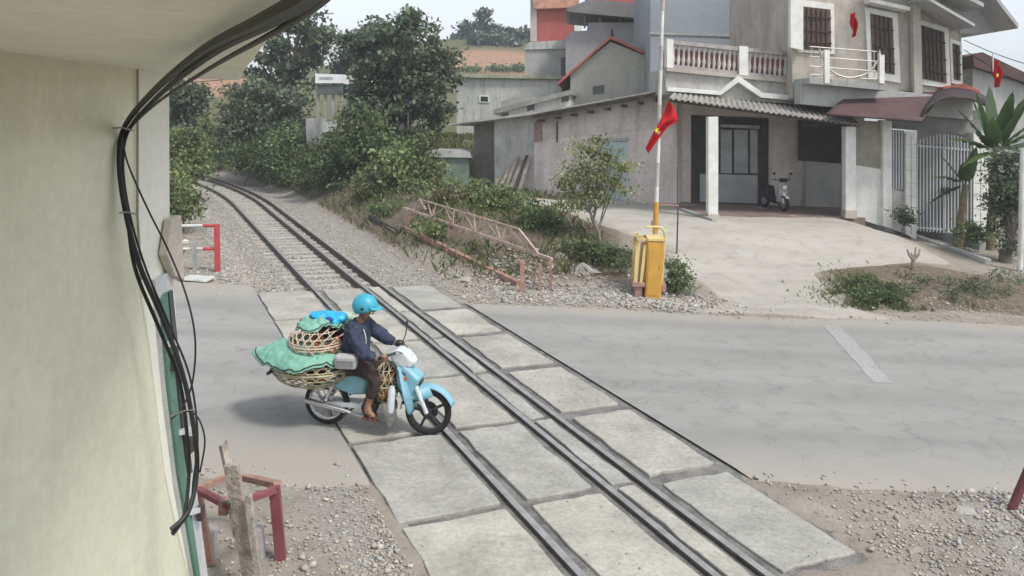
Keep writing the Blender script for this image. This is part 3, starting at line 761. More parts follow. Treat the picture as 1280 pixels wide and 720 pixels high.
# ---- gable house behind
gpn = Plane((2, 37), (8, 36.4))
gh2 = thing('gable_house', 'plain grey gable end house with red tiled roof, behind the long low house', 'house', (5, 37, 1))
slabo(gpn, [(713, 92), (763, 52), (825, 77), (825, 170), (713, 170)], 0, 9, 'wall', mat('grey beige render', (.36, .355, .31), .9, .08, .8, .1, 25, streak=.25), gh2)
mb = MB()
for a, b in (((698, 106), (763, 49)), ((763, 49), (832, 80))):
    A, B = gpn.at(*a), gpn.at(*b); up = Vector((0, 0, .13))
    mb.prism([A + gpn.n * .25, B + gpn.n * .25, B + gpn.n * .25 + up, A + gpn.n * .25 + up], [A - gpn.n * 9, B - gpn.n * 9, B - gpn.n * 9 + up, A - gpn.n * 9 + up])
rf = mb.build('roof', m_tile, gh2)
mb = MB(); mb.tube([gpn.at(765, 49, 0), gpn.at(765, 36, 0)], [.09, .05], 8); mb.build('finial', m_dark, rf)
v = slabo(gpn, [(741, 108), (755, 106), (755, 116), (741, 118)], .04, 0, 'vent', m_glass, gh2)
# ---- pale stained building
pw = Plane((-8, 46), (6, 45)); pb = thing('flat_roofed_building', 'long pale rain-stained flat building behind the dense tree', 'building', (-1, 47, 1.5))
slabo(pw, [(571, 95), (702, 97), (702, 190), (571, 190)], 0, 7, 'wall', m_concl, pb)
slabo(pw, [(568, 93), (703, 95), (703, 99), (568, 97)], .25, 7.2, 'coping', mat('greenish stained coping', (.36, .37, .27), .9, .25, 2, .2), pb)
wnd = slabo(pw, rect(599, 119, 612, 128, .5), .05, 0, 'window', m_wht, pb); slabo(pw, rect(601, 120.5, 610, 126.5, .5), .06, -.051, 'pane', m_glass, wnd)
# ---- concrete block, red building
rb = Plane((0, 53), (10, 52.4)); rbd = thing('red_building', 'tall dusty red building with a pale corner pilaster, far behind the grey gable house', 'building', (3, 56, 2))
slabo(rb, [(666, -10), (722, -10), (722, 120), (666, 120)], 0, 8, 'wall', m_redclad, rbd)
slabo(rb, [(663, -12), (671, -12), (671, 52), (663, 52)], .15, .3, 'pilaster', mat('pale pilaster', (.45, .40, .36), .9, .1), rbd)
slabo(rb, [(664, -12), (724, -12), (724, 10), (668, 12)], .4, 1, 'roof', m_tilepale, rbd)
slabo(rb, [(718, 18), (727, 18), (727, 60), (718, 60)], .05, 1, 'window', m_wht, rbd)
cb = Plane((0, 49.5), (10, 49)); cbd = thing('concrete_block_house', 'plain grey concrete box house with dark rain streaks below the red building', 'house', (2, 51, 2))
slabo(cb, [(656, 61), (710, 61), (710, 130), (656, 130)], 0, 5, 'wall', m_conc, cbd)
slabo(cb, [(660, 53), (708, 50), (710, 61), (656, 62)], .1, 5, 'roof_slab', m_concl, cbd)
slabo(cb, [(701, 72), (708, 71), (708, 94), (701, 95)], .05, 0, 'window', m_glass, cbd)
# ---- grey stepped house with terrace canopy
tp = Plane((3, 44), (11, 43.4)); th_ = thing('terrace_house', 'tall plain grey house with an open roof terrace under a thin sheet canopy', 'house', (7, 46, 2))
slabo(tp, [(707, 47), (716, 39), (735, 38), (735, 28), (792, 28), (792, 38), (830, 38), (830, 170), (707, 170)], 0, 6, 'wall', mat('grey blue render', (.37, .38, .385), .9, .07, .8, .08, 25, streak=.2), th_)
slabo(tp, [(707, 14), (735, 2), (838, 9), (838, 18), (800, 25), (712, 17)], .7, 5, 'canopy', mat('dark sheet canopy', (.20, .20, .195), .7, .15), th_)
for x, y0, y1 in ((731, 10, 34), (750, 12, 30), (776, 18, 40), (800, 12, 40), (818, 12, 40)):
    mb = MB(); mb.bar(tp.at(x, y0, -.4), tp.at(x, y1, -.4), .12); mb.build('post', m_conc, th_)
slabo(tp, [(790, -30), (840, -30), (840, 12), (730, 4), (735, -30)], -3, 4, 'upper_wall', m_redclad, th_)
mb = MB(); mb.cyl(tp.at(806, 38, -.6), tp.at(806, 22, -.6), .35, .35, 14); mb.build('water_tank', m_conc, th_)
# ---- tall blue grey building above the porch house
bgp = Plane((6.5, 34.0), (13, 33.6)); bgd = thing('tall_building', 'tall windowless blue grey building rising behind the balustrade', 'building', (10, 37, 1.1))
slabo(bgp, [(813, -60), (1012, -60), (1012, 130), (813, 130)], 0, 8, 'wall', m_bluegrey, bgd)
slabo(bgp, [(812, 40), (1012, 46), (1012, 49), (812, 43)], .04, 0, 'ledge', m_conc, bgd)

# ---- the porch house with balcony (house across the road)
fa, fb = (7.5, 25.0), (14.5, 25.3)
fp = Plane(fa, fb)                       # front plane: columns, gate wall, upper facade
bp2 = Plane((5.2, 28.0), (12.5, 28.6))   # back wall of the porch
ho = thing('house', 'two storey plastered house with porch, balustraded balcony and brown shuttered windows', 'house', (9.5, 27, 1.0))
# porch back wall and its door
slabo(bp2, [(836, 118), (1003, 118), (1003, 262), (836, 258)], 0, .3, 'porch_wall', m_pink, ho)
slabo(bp2, [(1003, 118), (1075, 118), (1075, 275), (1003, 263)], .3, .3, 'porch_wall', m_greywall, ho)
slabo(bp2, [(993, 150), (1064, 150), (1064, 205), (993, 200)], .32, -.3, 'recess_shade_panel', m_dark, ho)  # flat dark panel on the wall, painted in place of a shaded recess
dr = slabo(bp2, [(864, 144), (960, 148), (960, 256), (864, 253)], .05, 0, 'door', m_dark, ho)
for x0, x1, y0, y1, mm, nm in ((872, 886, 160, 250, m_dark, 'leaf'), (888, 898, 155, 215, m_glaze, 'pane'), (900, 914, 162, 216, m_glaze, 'pane'), (917, 934, 162, 216, m_glaze, 'pane'), (937, 946, 162, 216, m_glaze, 'pane')):
    slabo(bp2, rect(x0, y0, x1, y1, .6), .07, -.051, nm, mm, dr)
slabo(bp2, rect(874, 217, 946, 252, 2.0), .08, -.051, 'lower_panel', mat('grey door panel', (.33, .34, .345), .6, .1), dr)
slabo(bp2, [(900, 155), (948, 157), (948, 161), (900, 159)], .12, 0, 'door_lintel', m_conc, ho)
# porch floor
fl = [Vector((5.7, 24.0, 1.13)), Vector((11.2, 25.1, 1.13)), Vector((11.9, 28.4, 1.13)), Vector((5.4, 27.9, 1.13))]
mb = MB(); mb.prism([v + Vector((0, 0, .02)) for v in fl], [v - Vector((0, 0, .3)) for v in fl]); mb.build('porch_floor', m_floor, ho)
# columns
def column(px, pyb, pyt, wpx, Y):
    b = P(px, pyb, Y); t_ = P(px, pyt, Y); s = wpx * Y / F; mb = MB()
    mb.bar(b, t_, s, s, (0, 1, 0)); c = mb.build('column', m_wht, ho, bevel=.015)
    mb = MB(); mb.box((b.x, b.y, b.z + .12), (s + .05, s + .05, .26)); mb.build('plinth', m_dirtywht, c, bevel=.015)
column(890, 277, 146, 12.5, 23.6); column(1061, 272, 158, 13, 25.0)
slabo(fp, [(1006, 152), (1062, 156), (1062, 265), (1055, 265), (1055, 160), (1006, 158)], -.2, .2, 'porch_beam', m_dark, ho)
# porch sheet roof: corrugated, front edge from (838,121) to (1073,157)
A, B = P(836, 123, 23.3), P(1074, 156, 24.6); A2, B2 = P(846, 112, 27.9), P(1050, 128, 28.4); A2.z = max(A2.z, A.z + .35); B2.z = max(B2.z, B.z + .45)
mb = MB()
def corr(u, v):
    p = A.lerp(B, u).lerp(A2.lerp(B2, u), v); p.z += .028 * math.sin(u * 2 * math.pi * 34); return p
mb.grid(corr, 34 * 8 + 1, 6); mb.build('porch_roof', m_fibre, ho, solid=.03)
mb = MB()
for k in range(5):
    v = .06 + .22 * k; mb.bar(A.lerp(A2, v) - Vector((0, 0, .08)), B.lerp(B2, v) - Vector((0, 0, .08)), .06, .08)
mb.build('porch_purlins', m_timber, ho)
m_baluster = mat('grimy white baluster', (.50, .46, .43), .9, .25, 4, .15, 25, streak=.5)
# balcony slab, parapet pediment, balustrade
bal = Plane((6.2, 26.0), (11.5, 26.5))
slabo(bal, [(832, 86), (1004, 104), (1004, 131), (832, 118)], 0, 2, 'balcony_slab', mat('grey stained render', (.40, .385, .36), .9, .15, 1, .15, 25, streak=.6), ho)
slabo(bal, [(832, 84), (1006, 102), (1006, 106), (832, 89)], .15, 0, 'balcony_ledge', m_dirtywht, ho)
slabo(bal, [(832, 109), (898, 114), (920, 95), (950, 116), (1002, 121), (1002, 127), (948, 122), (920, 103), (898, 119), (832, 114)], .22, .0, 'pediment', m_wht, ho)
mb = MB(); bal.slab(mb, [(834, 50), (1004, 67), (1004, 72), (834, 55)], .12, .12); bal.slab(mb, [(834, 80), (1004, 98), (1004, 103), (834, 85)], .1, .1); mb.build('handrail', mat('grimy concrete', (.36, .33, .31), .9, .2, 3, .15, 25, streak=.6), ho)
for k in range(26):
    x = 841 + k * 6.35
    if k in (13, 14): continue
    y0 = 55 + (x - 834) * .1; a, b = bal.at(x, y0 + 27), bal.at(x, y0); hgt = b.z - a.z; a = Vector((a.x, a.y, a.z))
    mb = MB(); mb.lathe([(.0, 0), (.05, 0), (.035, hgt * .1), (.07, hgt * .32), (.03, hgt * .55), (.032, hgt * .7), (.06, hgt * .86), (.05, hgt), (0, hgt)], a, seg=10); mb.build('baluster', m_baluster, ho)
for x0, x1 in ((832, 840), (922, 933), (997, 1006)):
    y0 = 49 + (x0 - 834) * .1; slabo(bal, [(x0, y0), (x1, y0 + 1), (x1, y0 + 37), (x0, y0 + 36)], .16, .14, 'balustrade_pier', m_wht, ho)
slabo(bal, [(838, 60), (998, 76), (998, 104), (838, 86)], -1.2, .1, 'tile_strip', mat('pinkish tile', (.34, .19, .17), .85, .2, 3, .2), ho)
# upper storey facade on the right
up_w = [(1000, -60), (1216, -60), (1216, 128), (1000, 122)]
slabo(fp, up_w, -.6, 7, 'upper_wall', m_dirtywht, ho)
slabo(fp, [(1000, 100), (1216, 124), (1216, 150), (1000, 130)], -.45, .0, 'floor_band', m_greywall, ho)
slabo(fp, [(993, -60), (1009, -60), (1009, 62), (993, 58)], -.5, .3, 'corner_pier', m_wht, ho)
def window(poly, frame, bars, lintel=None):
    f = slabo(fp, frame, -.53, .07 + .53, 'window', m_wht, ho)
    s = slabo(fp, poly, -.50, .53, 'shutter', m_brown, f)
    mb = MB(); (ax, ay), (bx, by), (cx, cy), (dx, dy) = poly
    for k in range(1, bars):
        u = k / bars; mb.bar(fp.at(ax + (bx - ax) * u, ay + (by - ay) * u + 1, -.47), fp.at(dx + (cx - dx) * u, dy + (cy - dy) * u - 1, -.47), .035)
    for v in (.22, .55, .82):
        mb.bar(fp.at(ax + (dx - ax) * v, ay + (dy - ay) * v, -.465), fp.at(bx + (cx - bx) * v, by + (cy - by) * v, -.465), .04)
    mb.build('window_bars', m_dark, f)
    if lintel: slabo(fp, lintel, -.1, .5, 'hood', m_wht, f)
window([(1011, 5), (1047, 9), (1048, 62), (1011, 60)], [(1006, -4), (1052, 2), (1053, 66), (1006, 63)], 6)
window([(1098, 14), (1126, 20), (1129, 92), (1101, 87)], [(1092, 6), (1133, 14), (1137, 103), (1096, 96)], 5, [(1090, -3), (1140, 8), (1140, 13), (1090, 2)])
window([(1160, 28), (1192, 38), (1195, 103), (1164, 97)], [(1154, 20), (1198, 33), (1201, 110), (1158, 104)], 6)
window([(1203, 52), (1212, 55), (1213, 100), (1205, 98)], [(1200, 46), (1215, 51), (1216, 106), (1202, 103)], 2)
slabo(fp, [(1146, -60), (1156, -60), (1160, 124), (1150, 122)], -.5, .3, 'pilaster', m_dirtywht, ho)
# sloping eaves
mb = MB()
for a, b, th in (((1105, -44), (1216, 12), .12), ((1182, -60), (1258, 38), .14), ((1146, 2), (1205, 36), .09)):
    A_, B_ = fp.at(*a), fp.at(*b); upv = Vector((0, 0, th))
    f_ = .55; mb.prism([A_ + fp.n * f_, B_ + fp.n * f_, B_ + fp.n * f_ + upv, A_ + fp.n * f_ + upv], [A_ - fp.n * 6, B_ - fp.n * 6, B_ - fp.n * 6 + upv, A_ - fp.n * 6 + upv])
mb.build('roof', m_greywall, ho)
slabo(fp, [(1206, -40), (1258, 38), (1214, 40), (1206, 20)], -.55, 5, 'gable_wall', m_greywall, ho)
# small balcony with steel rail
slabo(fp, [(1003, 98), (1098, 106), (1098, 114), (1003, 105)], .55, .6, 'small_balcony', m_conc, ho)
mb = MB()
for v in (60, 72, 84, 94): mb.tube([fp.at(1004, v, .5), fp.at(1096, v + 7, .5)], .016, 6)
for x in np.linspace(1006, 1094, 9): mb.tube([fp.at(x, 60 + (x - 1004) * .076, .5), fp.at(x, 100 + (x - 1004) * .076, .5)], .012, 6)
mb.tube(smooth_path([fp.at(1015, 64, .52), fp.at(1028, 88, .52), fp.at(1050, 98, .52), fp.at(1075, 92, .52), fp.at(1090, 72, .52)], 5), .028, 6)
mb.build('balcony_railing', mat('dull steel rail', (.46, .44, .40), .45, .15, metal=.3), ho)
for x in (1021, 1088): slabo(fp, rect(x, 64, x + 6, 105, .5), .58, -.45, 'railing_post', m_wht, ho)
pot = MB(); c0 = fp.at(1092, 70, .5); pot.lathe([(0, 0), (.1, 0), (.14, .2), (.12, .2), (0, .17)], c0, seg=12); tag(pot.build('flower_pot', m_dark), 'dark flower pot on the small balcony corner post', 'flower pot')
# wall right of the porch, pier, carport roof, gate wall
slabo(fp, [(1068, 150), (1104, 152), (1104, 212), (1068, 206)], -.05, .25, 'side_wall', mat('olive stained wall', (.30, .285, .23), .9, .2, 1.5, .15, 25, streak=.4), ho)
slabo(fp, [(1068, 206), (1104, 212), (1104, 283), (1068, 272)], -.04, .25, 'side_panel', m_wht, ho)
slabo(fp, [(1102, 150), (1113, 151), (1113, 286), (1102, 282)], .1, .25, 'pier', m_wht, ho, .01)
mb = MB(); A, B = P(1032, 143, 24.2), P(1152, 152, 23.6); A2, B2 = P(1072, 121, 26.0), P(1180, 125, 25.6)
mb.grid(lambda u, v: A.lerp(B, u).lerp(A2.lerp(B2, u), v) + Vector((0, 0, .22 * math.sin(v * 1.57) * 1)), 20, 10); mb.build('carport_roof', m_rustroof, ho, solid=.05)
mb = MB(); c1 = [(1150, 150), (1158, 136), (1172, 125), (1190, 121), (1214, 124), (1232, 132)]
q1 = [P(x, y, 23.8) for x, y in c1]; q2 = [P(x, y - 11, 25.6) for x, y in c1]
mb.grid(lambda u, v: q1[min(5, int(round(u * 5)))].lerp(q2[min(5, int(round(u * 5)))], v), 6, 3); mb.build('arch_roof', mat('dark arch sheet', (.06, .045, .045), .8, .2), ho, solid=.06)
slabo(fp, [(1186, 108), (1212, 104), (1232, 112), (1234, 124), (1186, 122)], -.3, 1, 'tile_pent', m_tile, ho)
slabo(fp, [(1113, 138), (1232, 138), (1232, 170), (1113, 160)], -.3, .2, 'gate_lintel', mat('dark grey band', (.20, .20, .19), .9, .2, 2), ho)
gw = thing('gate', 'arched white vertical bar double gate between tiled pillars', 'gate', fp.at(1178, 293) )
gw.location.z = .5
arch = lambda u: 176 - 9 * math.sin(u * math.pi)
mb = MB()
for lf in (0, 1):
    mb = MB(); x0, x1 = (1145, 1178) if lf == 0 else (1180, 1212)
    for k in range(9):
        x = x0 + (x1 - x0) * k / 8; u = (x - 1145) / 67; mb.bar(fp.at(x, arch(u), .05), fp.at(x, 288 + u * 6, .05), .075 if k in (0, 8) else .045, .03)
    for v in (182, 284): mb.bar(fp.at(x0, v + (x0 - 1145) * .08, .04), fp.at(x1, v + (x1 - 1145) * .08, .04), .03, .06)
    lo = mb.build('gate_leaf', m_steelw, gw)
    slabo(fp, rect(x0, 178, x1, 286, 2), .0, .02, 'sheet', mat('grey gate sheet', (.19, .195, .20), .6, .12), lo)
    mb = MB(); mb.box(fp.at(1176 if lf == 0 else 1182, 238, .11), (.08, .05, .2)); mb.build('latch', m_dark, lo)
for x0, x1, nm in ((1130, 1143, 'left'), (1214, 1232, 'right')):
    p_ = thing('gate_pillar', f'white tiled gate pillar on the {nm} side of the arched gate', 'pillar', fp.at((x0 + x1) / 2, 296)); p_.location.z = .5
    slabo(fp, [(x0, 166), (x1, 168), (x1, 300), (x0, 292)], .12, .25, 'shaft', m_wht, p_)
    mb = MB()
    for y in range(180, 292, 16): mb.bar(fp.at(x0, y, .122), fp.at(x1, y + 1, .122), .015, .012)
    mb.bar(fp.at((x0 + x1) / 2, 170, .122), fp.at((x0 + x1) / 2, 292, .122), .012, .015); mb.build('tile_joints', m_conc, p_)
sg = thing('barred_panel', 'narrow fixed grey bar panel with dark sheet left of the arched gate', 'grille', fp.at(1122, 240)); sg.location.z = .5
slabo(fp, [(1114, 162), (1130, 163), (1130, 240), (1114, 236)], .0, .05, 'sheet', mat('grey gate sheet', (.2, .2, .2)), sg)
mb = MB()
for x in (1116, 1119.5, 1123, 1126.5): mb.bar(fp.at(x, 163, .03), fp.at(x, 237, .03), .04)
mb.build('bars', m_steelw, sg)
slabo(fp, [(1114, 236), (1130, 240), (1130, 292), (1114, 286)], .03, .3, 'base_wall', m_block, sg)
hb = thing('hut', 'small grey house wall with tiled roof behind the banana plant', 'house', fp.at(1245, 200)); hb.location.z = .5
rp = Plane((16, 29), (24, 29)); slabo(rp, [(1216, 84), (1300, 96), (1300, 300), (1216, 290)], 0, 4, 'wall', m_greywall, hb); slabo(rp, [(1210, 70), (1222, 66), (1310, 108), (1310, 114), (1212, 84)], .3, 4, 'roof', m_rustroof, hb)
# ================================================================== VEGETATION
def leafm(name, col, trans=.38, rough=.42): return mat(name, col, rough, .12, .5, 0, fine=0, attr='leafcol', trans=trans, spec=.35)
lm_dark = leafm('dark green leaves', (.112, .14, .088)); lm_mid = leafm('mid green leaves', (.122, .165, .075)); lm_lite = leafm('fresh green leaves', (.165, .205, .09))
lm_grey = leafm('hazy grey green leaves', (.085, .115, .085), .1); lm_yel = leafm('pale yellowish leaves', (.21, .225, .105)); lm_dry = leafm('dry weed', (.16, .145, .075))
tm = mat('bark', (.16, .135, .11), .95, .3, 6, .4, 25); tm_g = mat('grey bark', (.24, .22, .19), .95, .25, 6, .4, 25)

def gbase(x, y): return Vector((x, y, h(x, y)))
def gb(px, Y): c = P(px, 200, Y); return gbase(c.x, Y)
pb_ = pblob
tree('tree', 'tall airy dark tree with sky gaps, top left beside the eave', gb(352, 50), [pb_(365, 50, 50, 42, 34), pb_(395, 75, 50, 30, 30), pb_(345, 95, 50, 32, 28), pb_(385, 28, 50, 26, 18), pb_(330, 75, 50, 22, 26), pb_(405, 45, 50, 18, 16)], 4300, .34, lm_dark, tm, .26, 21, 'trees beside the railway', sigma=.30, nt=40, shell=.3, per=80)
tree('tree', 'dense glossy broad tree in the middle, right of the white rooftop box', gb(505, 37), [pb_(505, 75, 37, 50, 48), pb_(535, 110, 37, 40, 50), pb_(470, 110, 37, 42, 55), pb_(515, 40, 37, 32, 26), pb_(500, 150, 37, 58, 40), pb_(445, 60, 37.5, 20, 20)], 11000, .25, lm_dark, tm, .24, 22, 'trees beside the railway', sigma=.24, nt=40, shell=.4, per=60)
tree('tree', 'hazy rounded tree peeping up left of the dense middle tree', gb(455, 62), [pb_(450, 68, 62, 26, 30), pb_(470, 48, 62, 26, 22), pb_(440, 95, 62, 24, 24)], 5200, .36, lm_grey, tm, .28, 23, 'trees beside the railway', sigma=.5)
tree('tree', 'dark tree at the very left, just past the cream corner', gb(225, 46), [pb_(228, 122, 46, 24, 22), pb_(245, 128, 46, 16, 18), pb_(215, 150, 46, 24, 24)], 4200, .26, lm_dark, tm, .16, 24, 'trees beside the railway', sigma=.32)
def bush(label, px, blobs, Y, n, size, m, seed, sigma=.25, group='bushes along the railway bank', name='bush', r0=.05):
    b = gb(px, Y); return tree(name, label, b, [pb_(*q) for q in blobs], n, size, m, tm, r0, seed, group, sigma, nt=8, shell=.5, cat='bush')
bush('large dark bush under the tall airy tree, left of the concrete wall', 320, [(300, 160, 43, 30, 40), (335, 150, 43, 38, 42), (365, 160, 43, 30, 48), (320, 125, 43, 34, 24), (290, 190, 43, 20, 24)], 43, 11000, .22, lm_dark, 31, .3)
bush('rounded dark bush at the track bend below the tall airy tree', 305, [(305, 198, 41, 26, 20), (330, 195, 41, 22, 24)], 41, 4200, .16, lm_mid, 32)
bush('leafy bush in front of the grey concrete wall stump beside the bend', 365, [(360, 190, 39, 26, 30), (385, 205, 38, 28, 22), (350, 215, 39, 20, 14)], 39, 5200, .17, lm_mid, 33)
bush('sprawling green thicket on the bank between the wall stump and the dense tree', 440, [(430, 190, 34, 32, 24), (465, 190, 33.5, 34, 26), (410, 205, 34, 24, 18), (495, 200, 33, 28, 22), (455, 160, 34, 30, 22)], 33.5, 9000, .17, lm_mid, 34)
bush('broad leafed bush on the bank left of the storage bin', 505, [(500, 212, 29.5, 30, 22), (530, 215, 29, 22, 20), (475, 225, 30, 24, 14), (520, 190, 29.5, 20, 14)], 29.5, 5200, .17, lm_lite, 35)
bush('low hedge bush behind the far end of the red truss', 570, [(565, 245, 25.5, 26, 20), (590, 248, 25, 26, 22)], 25.3, 3000, .10, lm_lite, 36, .14)
bush('low hedge bush behind the middle of the red truss', 625, [(620, 252, 24, 28, 22), (645, 262, 23.5, 26, 24)], 23.7, 3400, .10, lm_lite, 37, .14)
bush('low hedge bush at the near end of the hedge, by the yard', 680, [(670, 275, 22, 26, 24), (690, 288, 21.6, 16, 16), (655, 285, 21.8, 18, 18)], 21.8, 3000, .095, lm_mid, 38, .13)
bush('small scrubby bush right behind the yellow barrier box', 850, [(845, 338, 17.9, 14, 14), (858, 352, 17.7, 12, 12), (838, 355, 17.8, 12, 10)], 17.8, 1500, .07, lm_mid, 39, .1, 'weeds by the barrier', r0=.02)
bush('low weeds on the mound left of the yellow barrier box', 770, [(765, 318, 19.2, 28, 9), (735, 312, 19.6, 26, 10), (790, 330, 18.6, 16, 9), (715, 305, 20, 18, 8)], 19.3, 2600, .075, lm_mid, 40, .1, 'weeds by the barrier', r0=.02)
bush('leafy undergrowth beside the cream corner, nearest the red pipe barrier', 232, [(222, 235, 24, 14, 34), (236, 255, 24.5, 10, 16), (218, 262, 23.5, 12, 20)], 24, 3600, .12, lm_lite, 41, .2, 'undergrowth left of the track', r0=.03)
bush('taller undergrowth beyond the red pipe barrier, left of the track bend', 240, [(230, 190, 32, 20, 30), (244, 208, 33, 12, 16)], 32, 4600, .15, lm_lite, 42, .25, 'undergrowth left of the track', r0=.03)
bush('light green thicket left of the bend, under the red earth slope', 255, [(262, 180, 50, 26, 24), (240, 165, 49, 20, 24), (275, 190, 48, 14, 20)], 49, 3800, .22, lm_lite, 43, .3, 'undergrowth left of the track', r0=.04)
bush('low leafy cover on the bank between the track bend and the thicket', 395, [(385, 222, 36, 26, 10), (415, 228, 34.5, 28, 10), (440, 232, 33, 26, 12), (360, 216, 38, 18, 8)], 35, 4600, .13, lm_mid, 90, .2, r0=.02)
bush('low leafy cover on the bank above the short dark rail', 480, [(470, 240, 30, 26, 12), (500, 245, 29, 24, 12), (525, 240, 28.5, 20, 14)], 29.5, 4200, .12, lm_lite, 91, .2, r0=.02)
bush('patch of low green weeds on the dirt verge at the yard mouth', 1095, [(1078, 374, 17.6, 16, 6), (1085, 366, 17.9, 22, 7), (1108, 372, 17.6, 20, 6), (1080, 352, 18.4, 16, 5), (1125, 360, 18, 18, 5)], 17.9, 4200, .05, lm_mid, 92, .09, 'weeds on the verge', r0=.012)
bush('sparse dark weeds on the verge in front of the low walls', 1200, [(1180, 352, 18.4, 40, 4), (1240, 356, 18.2, 34, 5), (1215, 368, 17.8, 44, 3), (1265, 345, 18.8, 24, 6)], 18.2, 2200, .05, lm_dark, 93, .1, 'weeds on the verge', r0=.012)
g2 = np.random.default_rng(5); spots = [(7.4, 21), (8.6, 23.2), (7.3, 25.5), (8.9, 27), (7.6, 29), (8.4, 31.5), (7.5, 34), (8.8, 36)]
words = ['nearest the far end of the truss', 'behind the far end of the truss', 'just past the truss on the track side', 'above the short dark rail', 'halfway to the concrete stump, lower one', 'halfway to the concrete stump, upper one', 'at the ballast edge before the track bend', 'higher up the bank before the track bend']
for k_, (n_, t_) in enumerate(spots):
    c_ = TP(n_, t_); z_ = h(c_.x, c_.y); s_ = g2.uniform(.45, .75)
    tree('weed_clump', 'scruffy low weed clump on the railway bank ' + words[k_], (c_.x, c_.y, z_), [(c_.x, c_.y, z_ + .22, s_, s_, .26), (c_.x + .4, c_.y + .3, z_ + .18, s_ * .7, s_ * .7, .2)], 750, .10, (lm_lite, lm_dry, lm_mid)[k_ % 3], tm, .015, 200 + k_, 'weed clumps on the railway bank', sigma=.14, nt=5, shell=.3, cat='weeds')
# young pale tree by the yard
yb = Vector(S(752, 305))
yY = yb.y
tree('young_tree', 'small pale leaved tree with slender bent trunk standing at the yard edge', yb, [pb_(735, 222, yY, 38, 26), pb_(768, 212, yY, 30, 24), pb_(705, 222, yY, 24, 18), pb_(740, 190, yY, 30, 18), pb_(770, 238, yY, 24, 14), pb_(740, 245, yY, 40, 10)], 4200, .085, lm_yel, tm_g, .055, 44, None, sigma=.13, nt=16, shell=.2, top=tuple(P(735, 240, yY)))
# hill trees
hills = [(585, 42, 146, 11, 14), (606, 32, 148, 6, 18), (618, 42, 150, 13, 13), (640, 44, 146, 16, 11), (655, 46, 145, 12, 12), (600, 52, 140, 16, 7), (574, 52, 146, 10, 8), (632, 53, 140, 14, 7)]
hl = ['leftmost bushy tree on the hill crest', 'tallest spire shaped tree on the hill crest', 'rounded tree beside the spire on the hill crest', 'wide tree mid right on the hill crest', 'tree on the hill crest against the red building', 'low spreading tree below the spire on the hill', 'small low tree at the left foot of the hill crest', 'low tree on the hill below the wide one']
for k, (px, py, Y, rx, rz) in enumerate(hills):
    c = P(px, py, Y); kk = Y / F; tree('hill_tree', hl[k], gbase(c.x, Y), [pb_(px, py, Y, rx, rz), pb_(px + rx * .3, py + rz * .5, Y, rx * .9, rz * .6)], 900, .8, lm_grey, tm, .3, 50 + k, 'trees on the hill', sigma=.6, nt=5)
for k, (px, py, rx, rz, lab) in enumerate(((588, 90, 10, 4, 'low scrub clump left above the pale building'), (622, 88, 13, 6, 'scrub clump on the red slope, centre'), (650, 88, 12, 6, 'scrub clump on the red slope nearest the concrete box house'))):
    c = S(px, py); tree('scrub', lab, gbase(c.x, c.y), [pb_(px, py, c.y, rx, rz)], 700, .45, lm_mid, tm, .1, 70 + k, 'scrub on the hill', sigma=.5, nt=4, cat='bush')
bush('scattered growth on the red earth slope at far left', 270, [(262, 165, 72, 22, 10), (300, 160, 70, 22, 14)], 72, 1800, .4, lm_mid, 75, .5, 'scrub on the hill', name='scrub')

# grass and weeds as stuff
def grass(name, pts, hts, m, seed, label):
    g = np.random.default_rng(seed); pts = np.array(pts); n = len(pts); a = g.uniform(0, 6.28, n); hh = np.array(hts)[:, None]
    d = np.stack([np.cos(a), np.sin(a), 0 * a], 1); lean = g.normal(size=(n, 3)) * .35; lean[:, 2] = 1
    w_ = hh * .09
    V = np.stack([pts - d * w_, pts + d * w_, pts + lean * hh * .6 + d * w_ * .6, pts + lean * hh + np.stack([lean[:, 0], lean[:, 1], -.25 + 0 * a], 1) * hh * .4], 1).reshape(-1, 3)
    tn = g.uniform(.6, 1.5, n); c = np.stack([tn * g.uniform(.9, 1.4, n), tn, tn * .9, np.ones(n)], 1)
    return tag(link(name, np_mesh(name, V, np.arange(4 * n).reshape(-1, 4), np.repeat(c, 4, 0)), m), label, 'grass', None, 'stuff')
g = np.random.default_rng(77); pts = []; ht = []
while len(pts) < 19000:
    if g.random() < .6:
        x, y = g.uniform(-14, 2.5), g.uniform(18.5, 44); n, t = NT(x, y)
        if n < 6.5 or (n < 7.2 and g.random() < .5): continue
        if mnoise.noise(Vector((x * .5, y * .5, 2))) < -.25: continue
        pts.append((x, y, h(x, y) - .02)); ht.append(g.uniform(.1, .34))
    else:
        x, y = g.uniform(-16, -5), g.uniform(19.5, 42); n, t = NT(x, y)
        if n > 1.0: continue
        pts.append((x, y, h(x, y) - .02)); ht.append(g.uniform(.08, .3))
grass('grass', pts, ht, lm_mid, 1, 'rough grass on both banks beside the railway')
pts = []; ht = []
while len(pts) < 4200:
    if g.random() < .45: x, y = g.normal(8.15, .55), g.normal(17.75, .5)
    else: x, y = g.uniform(7.6, 15), g.normal(18.3, .7)
    if y < 17.0 or mnoise.noise(Vector((x * 1.5, y * 1.5, 4))) < (-.2 if x < 8.8 else .22): continue
    pts.append((x, y, h(x, y) - .01)); ht.append(g.uniform(.04, .15))
grass('grass', pts, ht, lm_mid, 2, 'low weedy grass on the dirt verge right of the yard')
pts = []; ht = []
while len(pts) < 3000:
    x, y = g.uniform(-3.5, 3.5), g.uniform(17.6, 25); n, t = NT(x, y)
    if n < 6.9 or x > 3.3 - (y - 18) * .3: continue
    pts.append((x, y, h(x, y) - .01)); ht.append(g.uniform(.03, .12))
grass('dry_grass', pts, ht, lm_dry, 3, 'dry brown weeds under the truss and hedge')

